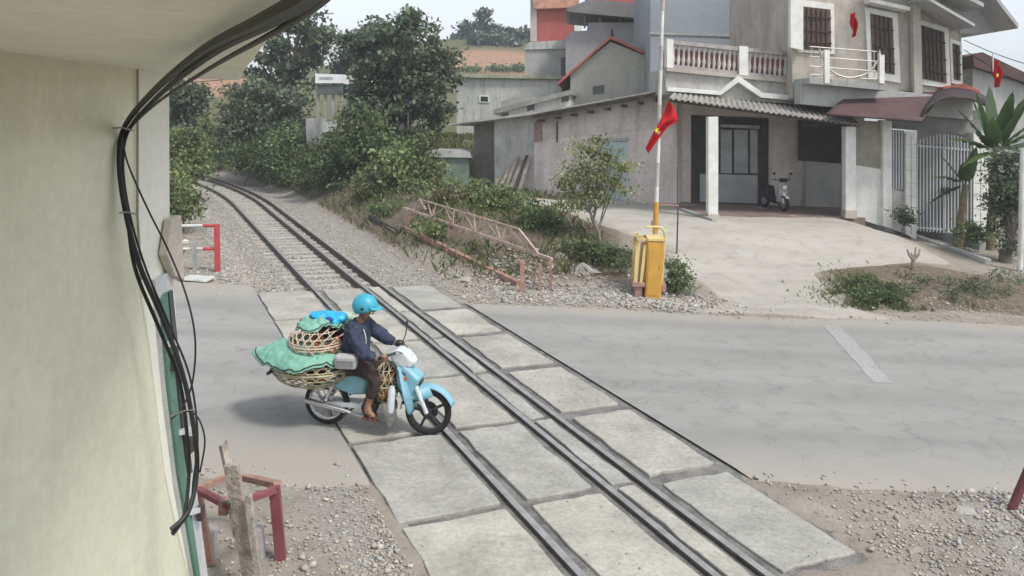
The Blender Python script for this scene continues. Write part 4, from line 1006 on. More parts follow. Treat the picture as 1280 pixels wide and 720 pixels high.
# banana plant, creeper covered stump, bare sapling
def banana(name, label, base, top, seed, spec):
    o = thing(name, label, 'banana plant', base); mb = MB(); base = Vector(base); top = Vector(top)
    mb.tube([base - Vector((0, 0, .1)), base.lerp(top, .5) + Vector((.03, 0, 0)), top], [.15, .12, .08], 12); mb.build('stem', mat('banana stem', (.20, .17, .10), .8, .3, 6, .2, 20), o)
    lm = mat('banana leaf', (.065, .115, .038), .4, .2, 2, .1, 20, trans=.3, spec=.5)
    for a, el, L, W in spec:
        d = Vector((math.cos(a) * math.cos(el), math.sin(a) * math.cos(el), math.sin(el))); sd = d.cross(Vector((0, 0, 1))).normalized()
        mb = MB()
        def fn(u, v, d=d, sd=sd, L=L, W=W):
            p = top + d * L * u + Vector((0, 0, -.42 * L * u * u * math.cos(el)))
            wd = W * (math.sin(min(1, u * 1.02 + .02) ** .75 * math.pi) ** .6 if u < .98 else .05) * (1 if u > .12 else .15)
            s_ = (v - .5) * 2; rip = .12 * math.sin(u * 41 + s_ * 2) * abs(s_)
            return p + sd * s_ * wd * (1 - .12 * abs(math.sin(u * 23))) + Vector((0, 0, -.35 * wd * abs(s_) + rip * wd))
        mb.grid(fn, 26, 7); mb.build('leaf', lm, o)
    return o
bY = 23.4
bt = P(1243, 190, bY); bb = gbase(P(1238, 300, bY).x, bY)
PI = math.pi
banana('banana_plant', 'tall banana plant with broad upright leaves beside the arched gate', bb, bt, 1, [(PI * .5, 1.35, 2.3, .22), (PI * .1, 1.1, 2.4, .24), (PI * .9, 1.0, 2.1, .2), (PI * 1.3, .9, 1.9, .22), (PI * 1.7, .75, 2.1, .22), (PI * .7, 1.2, 2.0, .18), (PI * 1.6, 1.1, 2.3, .2), (PI * 1.2, .7, 1.7, .16), (PI * 1.9, .9, 2.2, .2), (PI * 1.0, 1.25, 2.2, .18), (PI * 1.05, .55, 1.9, .24), (0, .5, 2.2, .32), (PI * .3, .7, 2.0, .3), (PI * 1.5, 1.25, 2.2, .26), (PI * 1.15, .1, 1.5, .2), (PI * 1.9, .1, 1.7, .22)])
banana('banana_plant', 'younger banana plant with drooping leaves at the gate pillar, left of the tall one', gbase(bb.x - .75, bY + .4), (bb.x - .62, bY + .4, 2.4), 2, [(PI * .8, 1.0, 1.4, .2), (PI * 1.1, .5, 1.5, .18), (PI * 1.3, .9, 1.3, .18), (PI * .2, 1.2, 1.5, .2), (PI * 1.0, -.2, 1.2, .14)])
vb = gbase(P(1258, 320, 21.8).x, 21.8); 
vt = tree('creeper_stump', 'dark creeper covered tree stump between banana plant and white pole', vb, [pb_(1255, 235, 21.8, 16, 34), pb_(1264, 285, 21.8, 14, 34), pb_(1250, 200, 22, 16, 20), pb_(1272, 215, 21.8, 12, 40)], 5200, .10, lm_dark, tm, .16, 81, None, .14, 8, cat='stump')
bush('grassy tuft at the foot of the arched gate by the low wall', 1210, [(1208, 288, 23.2, 14, 12), (1222, 295, 23, 10, 10)], 23.2, 900, .1, lm_mid, 82, .1, 'plants by the gate', r0=.02)
bush('potted scrub in front of the narrow barred panel', 1132, [(1130, 270, 24.3, 10, 12)], 24.3, 700, .09, lm_dark, 83, .1, 'plants by the gate', r0=.02)
sp = Vector(S(1141, 337)); mb = MB(); k = sp.y / F
mb.tube([sp - Vector((0, 0, .05)), sp + Vector((0, 0, .28))], [.06, .05], 8)
for dx, hh in ((-.16, .5), (.05, .56), (.16, .52), (-.05, .42)): mb.tube([sp + Vector((0, 0, .22)), sp + Vector((dx * .7, 0, .36)), sp + Vector((dx, .03, hh))], [.035, .028, .018], 7)
tag(mb.build('sapling', tm_g, None, sp), 'bare pruned sapling stub standing in the dirt verge before the low wall', 'sapling')

# ================================================================== ROADSIDE OBJECTS
m_yel = mat('yellow barrier paint', (.56, .31, .06), .6, .12, 3, .08, 40, streak=.25)
m_yelp = mat('faded yellow paint', (.62, .48, .22), .6, .15, 4, .1, 40, streak=.3)
m_rusty = mat('rusty pinkish steel', (.34, .20, .16), .8, .25, 5, .2, 40)
m_red = mat('faded red paint', (.22, .07, .078), .6, .15, 4, .1, 40, streak=.3)
m_pinkred = mat('sun bleached red paint', (.46, .34, .29), .8, .3, 5, .1, 40)
m_whp = mat('chipped white pole paint', (.64, .63, .59), .55, .15, 4, .08, 40, streak=.3)
m_wood = mat('bleached grey wood', (.36, .32, .275), .95, .35, 7, .6, 30, streak=.75)
# barrier
c = S(818, 374); cy = c.y; z0 = c.z - .03
ba = thing('barrier', 'yellow level crossing barrier box with its tall pole raised upright', 'barrier', (c.x, cy + .2, z0))
L_, R_ = P(808, 340, cy).x, P(828, 340, cy).x; tz = P(818, 301, cy).z
mb = MB(); mb.box(((L_ + R_) / 2, cy + .24, (z0 + tz) / 2), (R_ - L_, .48, tz - z0)); cabn = mb.build('cabinet', m_yel, ba, bevel=.02)
mb = MB(); cx = (L_ + R_) / 2; wv = (R_ - L_) / 2 + .015
q = [Vector((cx + wv * s_, cy - .02 + d, tz + zz)) for s_, d, zz in ((-1, 0, 0), (1, 0, 0), (1, .25, .05), (1, .52, 0), (-1, .52, 0), (-1, .25, .05))]
mb.prism(q, [v + Vector((0, 0, .05)) for v in q]); mb.build('cap', m_yelp, cabn)
mb = MB(); mb.box((cx, cy - .004, (z0 + tz) / 2), (R_ - L_ - .07, .012, tz - z0 - .22)); 
mb.box((R_ - .06, cy - .015, (z0 + tz) / 2 + .1), (.025, .02, .1)); mb.build('door', m_yel, cabn)
pz = P(820, 284, cy + .3).z
mb = MB()      # lever arms with counterweights on the left
for yy in (.06, .42):
    mb.bar((L_ - .22, cy + yy, z0 + .38), (L_ - .20, cy + yy, tz + .10), .09, .03, (0, 1, 0)); mb.bar((L_ - .20, cy + yy, tz + .06), (L_ + .02, cy + yy, tz - .02), .07, .03, (0, 1, 0))
    mb.bar((L_ - .10, cy + yy, z0 + .35), (L_ - .04, cy + yy, tz - .1), .07, .03, (0, 1, 0))
mb.cyl((L_ - .2, cy, tz + .02), (L_ - .2, cy + .48, tz + .02), .045); mb.build('lever_arm', m_yelp, ba, bevel=.006)
mb = MB(); mb.box((L_ - .15, cy + .22, z0 + .33), (.28, .40, .10)); mb.box((L_ - .14, cy + .22, z0 + .13), (.16, .3, .3)); mb.build('counterweight', m_rusty, ba, bevel=.01); mb = MB(); mb.box((R_ + .06, cy + .2, z0 + .27), (.10, .3, .16)); mb.build('counterweight', m_rusty, ba, bevel=.01)
mb = MB(); mb.tube(smooth_path([(L_ - .02, cy + .25, pz), (cx + .10, cy + .25, pz + .01), (R_ + .02, cy + .25, pz - .05), (R_ + .06, cy + .25, pz - .2), (R_ + .05, cy + .25, z0 + .35)], 6), .028, 8); mb.build('pipe_arm', m_yelp, ba)
pt, pb2 = P(829, -12, cy + .3), P(819.5, 284, cy + .3)
pt = pb2 + (pt - pb2) * 1.45
mb = MB()
mb.tube([pb2 - Vector((0, 0, .15)), pb2.lerp(pt, .075)], .058, 10); mb.build('pole_socket', m_yel, ba)
mb = MB(); mb.tube([pb2.lerp(pt, .05), pb2.lerp(pt, .3), pt], [.048, .044, .03], 10); pole = mb.build('pole', m_whp, ba)
for i in range(5):
    mb = MB(); u = .12 + .17 * i; mb.tube([pb2.lerp(pt, u), pb2.lerp(pt, u + .07)], .05 - .012 * u, 10); mb.build('band', mat('grey worn band', (.42, .40, .38), .6, .2, 5), pole)
mb = MB(); mb.box(pb2 + Vector((-.04, 0, .06)), (.1, .1, .16)); mb.bar(P(814, 255, cy + .3), P(848, 257, cy + .3), .035); mb.build('clamp', m_rusty, ba)
hp0, hp1 = S(846, 318), None; hp1 = P(847, 208, hp0.y)
mb = MB(); mb.tube([hp0, hp0.lerp(hp1, .5) + Vector((.02, 0, 0)), hp1], .022, 8); tag(mb.build('support_post', mat('dark thin post', (.12, .10, .09), .7, .2)), 'thin dark post standing just right of the barrier pole', 'post')
# flags
m_flag = mat('red flag cloth', (.55, .015, .02), .75, .12, 3, .05, 60, trans=.25); m_star = mat('yellow star cloth', (.75, .55, .05), .7, .05)
def flag(label, o_pts, Y, loc, star=None, group='red flags'):
    A_, B_, C_, D_ = [P(x, y, Y) for x, y in o_pts]
    o = thing('flag', label, 'flag', A_, 0, group); mb = MB()
    def fn(u, v):
        p = A_.lerp(B_, u).lerp(D_.lerp(C_, u), v); return p + Vector((.02 * math.sin(v * 9 + u * 3), .09 * math.sin(u * 8 + v * 6), 0))
    mb.grid(fn, 14, 18); mb.build('cloth', m_flag, o, solid=.006)
    if star:
        cs = P(*star, Y - .13); mb = MB(); pp = []
        r_ = .085
        for k in range(10): a = PI / 2 + k * PI / 5; rr2 = r_ if k % 2 == 0 else r_ * .4; pp.append(cs + Vector((math.cos(a) * rr2 * .6, 0, math.sin(a) * rr2)))
        mb.prism(pp, [p + Vector((0, .012, 0)) for p in pp]); mb.build('star', m_star, o)
    return o
fy = cy + .25
o = thing('flag', 'red flag with a yellow star hanging folded on the barrier pole', 'flag', P(826, 190, fy), 0, 'red flags')
mb = MB()
ql = [(835, 127), (829, 145), (825, 152), (815, 168), (807, 184)]; qr = [(840, 128), (848, 150), (836, 158), (824, 172), (810, 192)]
A1 = smooth_path([P(x, y, fy - .05) for x, y in ql], 6); B1 = smooth_path([P(x, y, fy - .02) for x, y in qr], 6)
mb.grid(lambda u, v: A1[int(round(v * (len(A1) - 1)))].lerp(B1[int(round(v * (len(A1) - 1)))], u) + Vector((0, .06 * math.sin(u * 7 + v * 5), 0)), 9, len(A1)); mb.build('cloth', m_flag, o, solid=.006)
cs = P(821, 163, fy - .16); mb = MB(); pp = []
for k in range(10): a = PI / 2 + k * PI / 5 + .3; r2 = .085 if k % 2 == 0 else .035; pp.append(cs + Vector((math.cos(a) * r2 * .7, 0, math.sin(a) * r2)))
mb.prism(pp, [p + Vector((0, .012, 0)) for p in pp]); mb.build('star', m_star, o)
flag('small red flag hanging between two upstairs windows', [(1063, 17), (1070, 15), (1071, 45), (1065, 47)], 24.85, None)
flag('red flag with a small star above the banana plant', [(1240, 76), (1250, 74), (1251, 108), (1242, 110)], 24.2, None, (1247, 94))
mb = MB(); mb.tube([P(1241, 66, 24.2), P(1243, 150, 24.2)], .02, 6); tag(mb.build('flag_pole', m_whp), 'thin flag pole rising out of the banana leaves', 'flag pole')

# red truss boom on posts
def GP(px, py, dz=0.0):
    p = S(px, py); return Vector((p.x, p.y, p.z + dz))
nb = GP(690, 362); fbp = GP(510, 284); fn_ = .62
tr = thing('truss_boom', 'long rusty red lattice truss boom lying on low posts beside the rails', 'barrier', (nb + fbp) / 2)
b0 = P(690, 324, nb.y); b1 = P(505, 260, fbp.y); 
t0_ = P(670, 306, nb.y + .4).lerp(b0, 0); t1_ = P(524, 249, fbp.y - .6)
mb = MB(); mb.bar(b0, b1, .065); mb.build('bottom_chord', m_pinkred, tr)
t0_ = P(648, 286, nb.y + 1.3); mb = MB(); mb.bar(t0_, t1_, .036); mb.bar(t0_, P(672, 316, nb.y + .45), .045); mb.bar(t1_, P(532, 262, fbp.y - .7), .045); mb.build('top_chord', m_pinkred, tr)
mb = MB(); N_ = 5
for i in range(N_ + 1):
    u = i / N_; a = t0_.lerp(t1_, u); bu = .12 + .80 * u; b_ = b0.lerp(b1, bu); mb.bar(a, b_, .03)
    if i < N_: mb.bar(t0_.lerp(t1_, (i + .5) / N_), b_, .025); mb.bar(t0_.lerp(t1_, (i + .5) / N_), b0.lerp(b1, .12 + .80 * (i + 1) / N_), .025)
mb.build('lattice', m_pinkred, tr)
for (p0, p1) in (((653, 366), (653, 326)), ((688, 362), (688, 326)), ((675, 364), (675, 330)), ((511, 283), (511, 262)), ((561, 296), (561, 276)), ((542, 280), (542, 262))):
    a = GP(*p0); b_ = P(p1[0], p1[1], a.y); mb = MB(); mb.bar(a - Vector((0, 0, .1)), b_, .10 if p0[0] == 653 else .065); mb.build('post', m_rusty, tr)
# old rails / beams on the ground
for k, (a, b_, lab) in enumerate((((503, 287), (560, 314), 'long rusty beam lying on the ground at the foot of the truss, far piece'), ((562, 316), (648, 358), 'long rusty beam lying on the ground at the foot of the truss, near piece'), ((462, 272), (500, 292), 'short dark rail lying on the bank beyond the truss'))):
    mb = MB(); mb.bar(GP(*a, .06), GP(*b_, .06), .13, .12); tag(mb.build('beam', m_rusty if k < 2 else m_rail), lab, 'beam', 'old beams beside the track')
# left pipe barrier
a = GP(272, 340); top_ = P(271, 280, a.y)
m_strong = mat('strong red paint', (.46, .075, .075), .65, .15, 5, .1, 40)
rb_ = thing('pipe_barrier', 'low red and white pipe barrier on a red post left of the track', 'barrier', a)
mb = MB(); mb.bar(a - Vector((0, 0, .1)), top_, .12, .1); mb.build('post', m_strong, rb_, bevel=.006)
for y in (282, 311):
    e0 = P(271, y, a.y); e1 = P(180, y + 1, a.y + .3); mid = P(254, y, a.y)
    mb = MB(); mb.tube([e0, mid], .038, 8); mb.build('red_pipe', m_strong, rb_); mb = MB(); mb.tube([mid, e1], .034, 8); mb.build('white_pipe', m_whp, rb_)
b2 = GP(244, 338); mb = MB(); mb.bar(b2, P(243, 302, b2.y), .09); mb.build('stub_post', m_conc, rb_)
mb = MB(); mb.add([GP(246, 351, .05) + Vector((x[0] * .5, x[1] * .4, x[2] * .16)) for x in ROCKS[2][0]], [tuple(q) for q in ROCKS[2][1]]); tag(mb.build('concrete_chunk', m_concl, bevel=.01), 'broken flat concrete chunk at the road edge left of the track', 'rubble')
mb = MB(); mb.bar(GP(212, 300, .08), GP(230, 305, .04), .3, .12); tag(mb.build('concrete_chunk', m_concl, bevel=.03), 'pale concrete block behind the white pipes, beside the cream corner', 'rubble')
for k, (px, py, s_, lab) in enumerate(((732, 340, .42, 'rounded grey boulder on the rubble left of the yellow box'), (583, 352, .26, 'pale flat stone at the corner of the crossing'), (1206, 640, .15, 'squarish pale brick in the gravel at lower right'), (700, 322, .3, 'mossy stone at the near end of the truss'), (712, 380, .14, 'small stone at the road edge below the truss'), (1145, 690, .1, 'small pale stone in the gravel at bottom right'))):
    p = GP(px, py); v, f = ROCKS[k % len(ROCKS)]; mb = MB(); mb.add([p + Vector(x) * s_ for x in v], [tuple(q) for q in f])
    o = tag(mb.build('boulder' if s_ > .2 else 'stone', mat('grey boulder', (.33, .315, .28), .95, .2, 4, .4, 20), None, p, bevel=.01), lab, 'stone')
    x = o.modifiers.new('d', 'SUBSURF'); x.levels = x.render_levels = 1

# stand with posts, bottom left
def bpx(x, y, Y): return P(x, y, Y)
st = thing('red_stand', 'worn red steel trestle stand at the foot of the gatehouse wall', 'trestle', GP(350, 700))
Ys = 6.55
mb = MB(); mb.bar(GP(352, 700) - Vector((0, 0, .05)), bpx(343, 608, Ys), .085, .05, (0, 1, 0)); mb.build('leg', m_red, st)
mb = MB(); mb.bar(bpx(264, 706, 6.5), bpx(247, 612, 6.6), .055, .05, (0, 1, 0)); mb.build('leg', m_rusty, st)
mb = MB(); mb.bar(bpx(247, 612, 6.6), bpx(285, 632, 6.3), .06, .04); mb.bar(bpx(345, 612, 6.55), bpx(308, 625, 6.3), .06, .04); mb.bar(bpx(285, 632, 6.3), bpx(308, 625, 6.3), .06, .04); mb.build('front_bar', m_red, st)
mb = MB(); mb.bar(bpx(248, 611, 6.6), bpx(282, 597, 7.0), .05, .05); mb.bar(bpx(347, 606, 6.6), bpx(308, 597, 7.0), .07, .05); mb.bar(bpx(282, 597, 7.0), bpx(308, 597, 7.0), .05); mb.build('rear_bar', m_rusty, st)
mb = MB(); mb.box(bpx(281, 632, 6.35), (.07, .1, .12)); mb.build('bracket', m_rusty, st)
w0, w1 = GP(318, 735), bpx(289, 580, 6.1)
mb = MB(); mb.bar(w0 - Vector((0, 0, .1)), w1, .112, .05, (0, 1, 0)); tag(mb.build('wooden_board', m_wood, bevel=.008), 'thick bleached board leaning through the red trestle', 'board', 'old timbers at the trestle')
mb = MB(); mb.bar(bpx(298, 640, 6.15), bpx(279, 556, 6.3), .06, .05); mb.bar(bpx(281, 575, 6.3), bpx(283, 550, 6.3), .02, .02); tag(mb.build('wooden_board', m_wood, bevel=.006), 'split topped narrow timber standing highest behind the thick board', 'board', 'old timbers at the trestle')
mb = MB(); mb.bar(bpx(326, 735, 6.0), bpx(311, 618, 6.05), .04, .05, (0, 1, 0)); tag(mb.build('wooden_board', m_wood, bevel=.006), 'slim pale batten along the right side of the thick board', 'board', 'old timbers at the trestle')
mb = MB(); mb.bar(bpx(296, 672, 6.3), bpx(287, 624, 6.3), .035, .05, (0, 1, 0)); mb.build('wooden_board', m_wood)
tag(bpy.data.objects[[o.name for o in bpy.data.objects if o.name.startswith('wooden_board')][-1]], 'short brown batten left of the thick board under the trestle', 'board', 'old timbers at the trestle')
for (x, y, y2, lab) in ((264, 697, 660, 'stubby grey concrete stake left of the boards, by the cream wall'), (322, 694, 660, 'stubby grey concrete stake between the boards and the red leg')):
    p = GP(x, y); mb = MB(); mb.tube([p - Vector((0, 0, .05)), P(x, y2, p.y)], [.075, .055], 8); tag(mb.build('stake', m_conc), lab, 'stake')
# red pole at right edge
p = GP(1260, 637); mb = MB(); e = P(1296, 560, p.y); mb.tube([p - Vector((0, 0, .1)), p.lerp(e, 1.3)], .045, 10); tag(mb.build('red_pole', mat('dark red pole', (.14, .045, .05), .6, .2, 5, .1), None, p), 'dark red leaning pole in the gravel at the right edge', 'pole')
# white pole far right, low walls
p = S(1275, 340); mb = MB(); mb.cyl(p, P(1279, 185, p.y), .07); tag(mb.build('white_pole', m_whp), 'plain white pole at the right edge beside the creeper stump', 'pole')
def lowwall(name, label, pts, w_, hh, m):
    mb = MB()
    for a, b_ in zip(pts[:-1], pts[1:]): 
        a, b_ = Vector(a), Vector(b_); mb.bar(a + Vector((0, 0, hh / 2 - .1)), b_ + Vector((0, 0, hh / 2 - .1)), w_, hh + .2)
    return tag(mb.build(name, m, bevel=.015), label, 'wall')
lowwall('low_wall', 'low grey kerb wall running along the yard in front of the gate', [GP(1064, 278), GP(1120, 290), GP(1235, 330)], .18, .14, m_concl)
lowwall('low_wall', 'second low grey wall just behind the yard kerb, before the gate', [GP(1115, 282) + Vector((.1, .5, 0)), GP(1230, 318) + Vector((.3, .6, 0))], .2, .30, m_conc)
# drainage kerb by the column, bucket
mb = MB(); mb.bar(GP(852, 264, .03), GP(893, 278, .03), .14, .14); tag(mb.build('doorstep_beam', m_conc, bevel=.01), 'low dark kerb beam in front of the porch, left of the white column', 'kerb')

# far left structures: concrete wall stump, white box on posts, antennas
fpn = Plane((-14, 40.5), (-4, 40.5))
mb = MB(); fpn.slab(mb, [(382, 148), (402, 147), (402, 192), (384, 196)], 0, .8); tag(mb.build('wall_stump', m_conc), 'pale grey concrete wall stump rising from the bushes near the bend', 'wall')
mb = MB(); fpn.slab(mb, [(402, 152), (428, 150), (428, 160), (402, 166)], -.1, .4); tag(mb.build('low_wall', m_concl), 'short pale wall joined to the concrete stump in the bushes', 'wall')
wbx = thing('roof_box', 'white boxy sign hut on thin posts above the bushes at left', 'hut', (P(411, 150, 41.5))); wpn = Plane((-14, 41.5), (-4, 41.5))
slabo(wpn, [(394, 92), (428, 93), (428, 104), (394, 104)], 0, 1.6, 'panel', mat('clean white panel', (.8, .8, .8), .7, .05), wbx)
slabo(wpn, rect(399, 96, 416, 99), .02, 0, 'faded_mark', mat('faded grey mark', (.42, .43, .43), .8), wbx)
for x in (396, 405, 415, 425): mb = MB(); mb.bar(wpn.at(x, 104, -.3), wpn.at(x, 150, -.3), .12); mb.build('post', m_conc, wbx)
slabo(wpn, [(396, 106), (427, 106), (427, 118), (396, 118)], -.4, .1, 'railing', mat('dark railing', (.12, .13, .13), .8), wbx)
wrf = Plane((-14, 50), (-4, 50)); mb = MB(); wrf.slab(mb, [(428, 93), (452, 93), (458, 104), (428, 104)], 0, 4); tag(mb.build('pale_shed', m_concl), 'pale shed roof just right of the white sign hut', 'shed')
for x, y0, y1, lab in ((273, 94, 132, 'left thin antenna mast beyond the red slope'), (284, 96, 134, 'right thin antenna mast beyond the red slope')):
    b_ = P(x, y1, 95); b_ = Vector((b_.x, 95, h(b_.x, 95))); mb = MB(); t_ = P(x, y0, 95); t_.x = b_.x; mb.bar(b_, t_, .16); tag(mb.build('mast', m_concl), lab, 'mast', 'antenna masts')
# wires
def wire(label, a, b, sag, r=.012):
    mb = MB(); a, b = Vector(a), Vector(b); mb.tube([a.lerp(b, u) - Vector((0, 0, sag * 4 * u * (1 - u))) for u in np.linspace(0, 1, 15)], r, 5); tag(mb.build('power_line', m_cable), label, 'wire', 'overhead wires')
wire('upper thin overhead wire in the sky right of the house', P(1205, 50, 26), P(1330, 92, 22), .1)
wire('lower thin overhead wire in the sky right of the house', P(1205, 62, 26), P(1330, 128, 22), .1)
wire('overhead wire crossing the sky behind the antenna masts', P(150, 100, 60), P(330, 92, 60), .4, .03)
# ================================================================== MOTORBIKE, RIDER, LOAD
def skin(name, joints, edges, m, parent, root, sub=2, loc=None):
    keys = list(joints); me = bpy.data.meshes.new(name); me.from_pydata([joints[k][0] for k in keys], [(keys.index(a), keys.index(b)) for a, b in edges], [])
    o = bpy.data.objects.new(name, me); COL.objects.link(o); o.modifiers.new('k', 'SKIN'); x = o.modifiers.new('s', 'SUBSURF'); x.levels = x.render_levels = sub
    for i, k in enumerate(keys):
        r_ = joints[k][1]; r_ = r_ if isinstance(r_, tuple) else (r_, r_); me.skin_vertices[0].data[i].radius = r_; me.skin_vertices[0].data[i].use_root = (k == root)
    dg = bpy.context.evaluated_depsgraph_get(); nm = bpy.data.meshes.new_from_object(o.evaluated_get(dg))
    bpy.data.objects.remove(o); bpy.data.meshes.remove(me); nm.name = name
    for p in nm.polygons: p.use_smooth = True
    nm.materials.clear(); return link(name, nm, m, parent, loc)
BL = (-1.52, 9.50, .004); BR = R(-10)
bk = thing('motorbike', 'light blue and white motorbike loaded with woven baskets, crossing the rails', 'motorbike', BL, BR)
m_blue = mat('light blue bike plastic', (.20, .40, .48), .5, .14, 5, .02, 40, spec=.5, obj=True, fine=.04)
m_silver = mat('silver bike plastic', (.55, .58, .60), .3, .05, 3, .02, spec=.5, obj=True)
m_blk = mat('black rubber', (.02, .02, .02), .75, .2, 8, .1, 60, obj=True); m_blkp = mat('black bike metal', (.035, .035, .038), .45, .2, 8, .05, 60, obj=True, spec=.4)
m_chrome = mat('bike chrome', (.55, .55, .55), .25, .1, 8, 0, metal=.9, obj=True)
MY = Matrix.Rotation(math.pi / 2, 3, 'X')
def wheel(x, cast):
    r = .285; wdt = .042
    w_ = MB(); prof = []
    for k in range(13):
        a = 2 * math.pi * k / 12; prof.append((r - .036 + .036 * math.cos(a), wdt * math.sin(a)))
    w_.lathe(prof, (x, 0, r), MY, 40); o = w_.build('wheel', m_blk, bk, local=True)
    w_ = MB(); w_.lathe([(r - .075, -.028), (r - .062, -.03), (r - .058, 0), (r - .062, .03), (r - .075, .028), (r - .08, 0), (r - .075, -.028)], (x, 0, r), MY, 40); w_.build('rim', m_blkp if cast else m_chrome, o, local=True)
    w_ = MB()
    if cast:
        for k in range(5):
            a = 2 * math.pi * k / 5 + .5; d = Vector((math.cos(a), 0, math.sin(a))); w_.bar(Vector((x, 0, r)) + d * .03, Vector((x, 0, r)) + d * (r - .07), .032, .022, (0, 1, 0))
    else:
        for k in range(24):
            a = 2 * math.pi * k / 24; d = Vector((math.cos(a), 0, math.sin(a))); w_.bar(Vector((x, .02 * (-1) ** k, r)) + d * .03, Vector((x, 0, r)) + d * (r - .07), .006)
    w_.build('spokes', m_blkp if cast else m_chrome, o, local=True)
    w_ = MB(); w_.cyl((x, -.06, r), (x, .06, r), .05 if cast else .075, seg=18); 
    if cast: w_.cyl((x, .03, r), (x, .036, r), .11, seg=24)
    w_.build('hub', m_blkp if cast else m_chrome, o, local=True)
wheel(.645, True); wheel(-.635, False)
def pl(mb, prof, hw, taper=1.0):
    """side profile (x, z) closed loop, extruded across, narrower at the faces"""
    cx = sum(p[0] for p in prof) / len(prof); cz = sum(p[1] for p in prof) / len(prof); n = len(prof)
    rows_ = [(-1, .86), (-.72, 1), (.72, 1), (1, .86)]; vs = []; fs = []
    for s_, k in rows_: vs += [Vector((cx + (x - cx) * k, hw * s_, cz + (z - cz) * k)) for x, z in prof]
    for i in range(3): fs += [(i * n + j, i * n + (j + 1) % n, (i + 1) * n + (j + 1) % n, (i + 1) * n + j) for j in range(n)]
    fs += [tuple(range(n)), tuple(range(4 * n - 1, 3 * n - 1, -1))]; mb.add(vs, fs)
def part(name, m, mb, **k): return mb.build(name, m, bk, local=True, **k)
mb = MB()      # front mudguard wraps the wheel
def fnd(u, v):
    a = R(172 - 150 * u); rr3 = .325 + .012 * math.sin(v * math.pi); yy = (v - .5) * .15
    return Vector((.645 + rr3 * math.cos(a), yy, .285 + rr3 * math.sin(a) - .05 * abs(v - .5) * 2 * abs(v - .5)))
mb.grid(fnd, 20, 9); 
for s_ in (-1, 1): mb.add([(.44, .068 * s_, .56), (.66, .075 * s_, .615), (.72, .078 * s_, .50), (.60, .078 * s_, .44), (.5, .072 * s_, .43), (.36, .072 * s_, .42), (.33, .068 * s_, .36)], [(0, 1, 2, 3, 4, 5, 6)])
part('front_mudguard', m_blue, mb, solid=.012)
mb = MB()
for s_ in (-1, 1): mb.tube([(.645, .075 * s_, .285), (.50, .08 * s_, .60), (.40, .07 * s_, .80)], [.026, .03, .03], 10)
part('fork', m_silver, mb)
mb = MB(); 
def shield(u, v):        # leg shield: curved sheet
    z = .27 + .56 * v; x = .40 - .16 * v ** 1.2 + .05 * math.sin(v * math.pi); y = (u - .5) * 2 * (.14 + .11 * math.sin(min(1, v * 1.1) * math.pi) ** .7 + .02 * v)
    return Vector((x - .55 * y * y / .25 * .25 + .06, y, z))
mb.grid(shield, 15, 15); part('leg_shield', m_blue, mb, solid=.02)
mb = MB(); pl(mb, [(.36, .86), (.56, .70), (.54, .64), (.44, .44), (.34, .42), (.27, .62), (.26, .80)], .125); part('front_cowl', m_blue, mb, bevel=.02)
mb = MB(); pl(mb, [(.16, .98), (.26, 1.03), (.38, .99), (.46, .90), (.44, .82), (.34, .80), (.20, .88)], .115); hc_ = part('headlight_cowl', m_silver, mb, bevel=.02)
mb = MB(); mb.ell((.435, 0, .875), (.05, .085, .06), Matrix.Rotation(.5, 3, 'Y')); mb.build('headlight', mat('clear lamp lens', (.6, .62, .64), .1, .05, 3, 0, spec=.7, obj=True), hc_, local=True)
mb = MB(); mb.tube(smooth_path([(.14, -.33, .98), (.22, -.2, .99), (.26, 0, .97), (.22, .2, .99), (.14, .33, .98)], 5), .014, 8); part('handlebar', m_blkp, mb)
for s_ in (-1, 1):
    mb = MB(); mb.cyl((.20, .22 * s_, .985), (.13, .35 * s_, .98), .02); part('grip', m_blk, mb)
mb = MB(); mb.tube([(.21, .25, .99), (.24, .30, 1.1), (.25, .31, 1.2)], .007, 6); mr = part('mirror', m_blkp, mb)
mb = MB(); mb.ell((.25, .31, 1.235), (.014, .04, .055)); mb.build('mirror_head', m_blkp, mr, local=True)
mb = MB()
for s_ in (-1, 1):
    mb.tube(smooth_path([(.17, .26 * s_, .98), (.28, .16 * s_, 1.02), (.36, .08 * s_, .95), (.36, .05 * s_, .8)], 4), .006, 5)
    mb.tube([(.19, .22 * s_, 1.0), (.23, .30 * s_, 1.0), (.215, .36 * s_, .985)], .006, 5)
part('control_cables', m_blkp, mb)
mb = MB()
for s_ in (-1, 1):
    mb.add([(.30, .128 * s_, .80), (.50, .118 * s_, .69), (.49, .118 * s_, .665), (.31, .128 * s_, .765)], [(0, 1, 2, 3)])
    mb.add([(.31, .128 * s_, .56), (.42, .122 * s_, .47), (.40, .122 * s_, .45), (.31, .128 * s_, .53)], [(0, 1, 2, 3)])
part('decal', m_blkp, mb, solid=.003)
mb = MB(); mb.add([(.395, -.06, .62), (.395, .06, .62)] , []) if False else mb.box((.545, 0, .64), (.03, .13, .05)); part('number_plate_holder', m_blkp, mb, bevel=.01)
mb = MB(); mb.cyl((.34, -.13, .70), (.40, -.14, .69), .022); part('indicator', mat('red lamp', (.5, .05, .03), .3, obj=True), mb)
mb = MB(); pl(mb, [(-.72, .62), (-.60, .72), (-.2, .70), (-.08, .60), (-.12, .44), (-.3, .42), (-.66, .52)], .10); part('side_cover', m_blue, mb, bevel=.02)
mb = MB(); pl(mb, [(-.68, .74), (-.62, .80), (-.30, .78), (-.06, .76), (-.05, .71), (-.3, .70), (-.66, .71)], .12); part('seat', m_blkp, mb, bevel=.02)
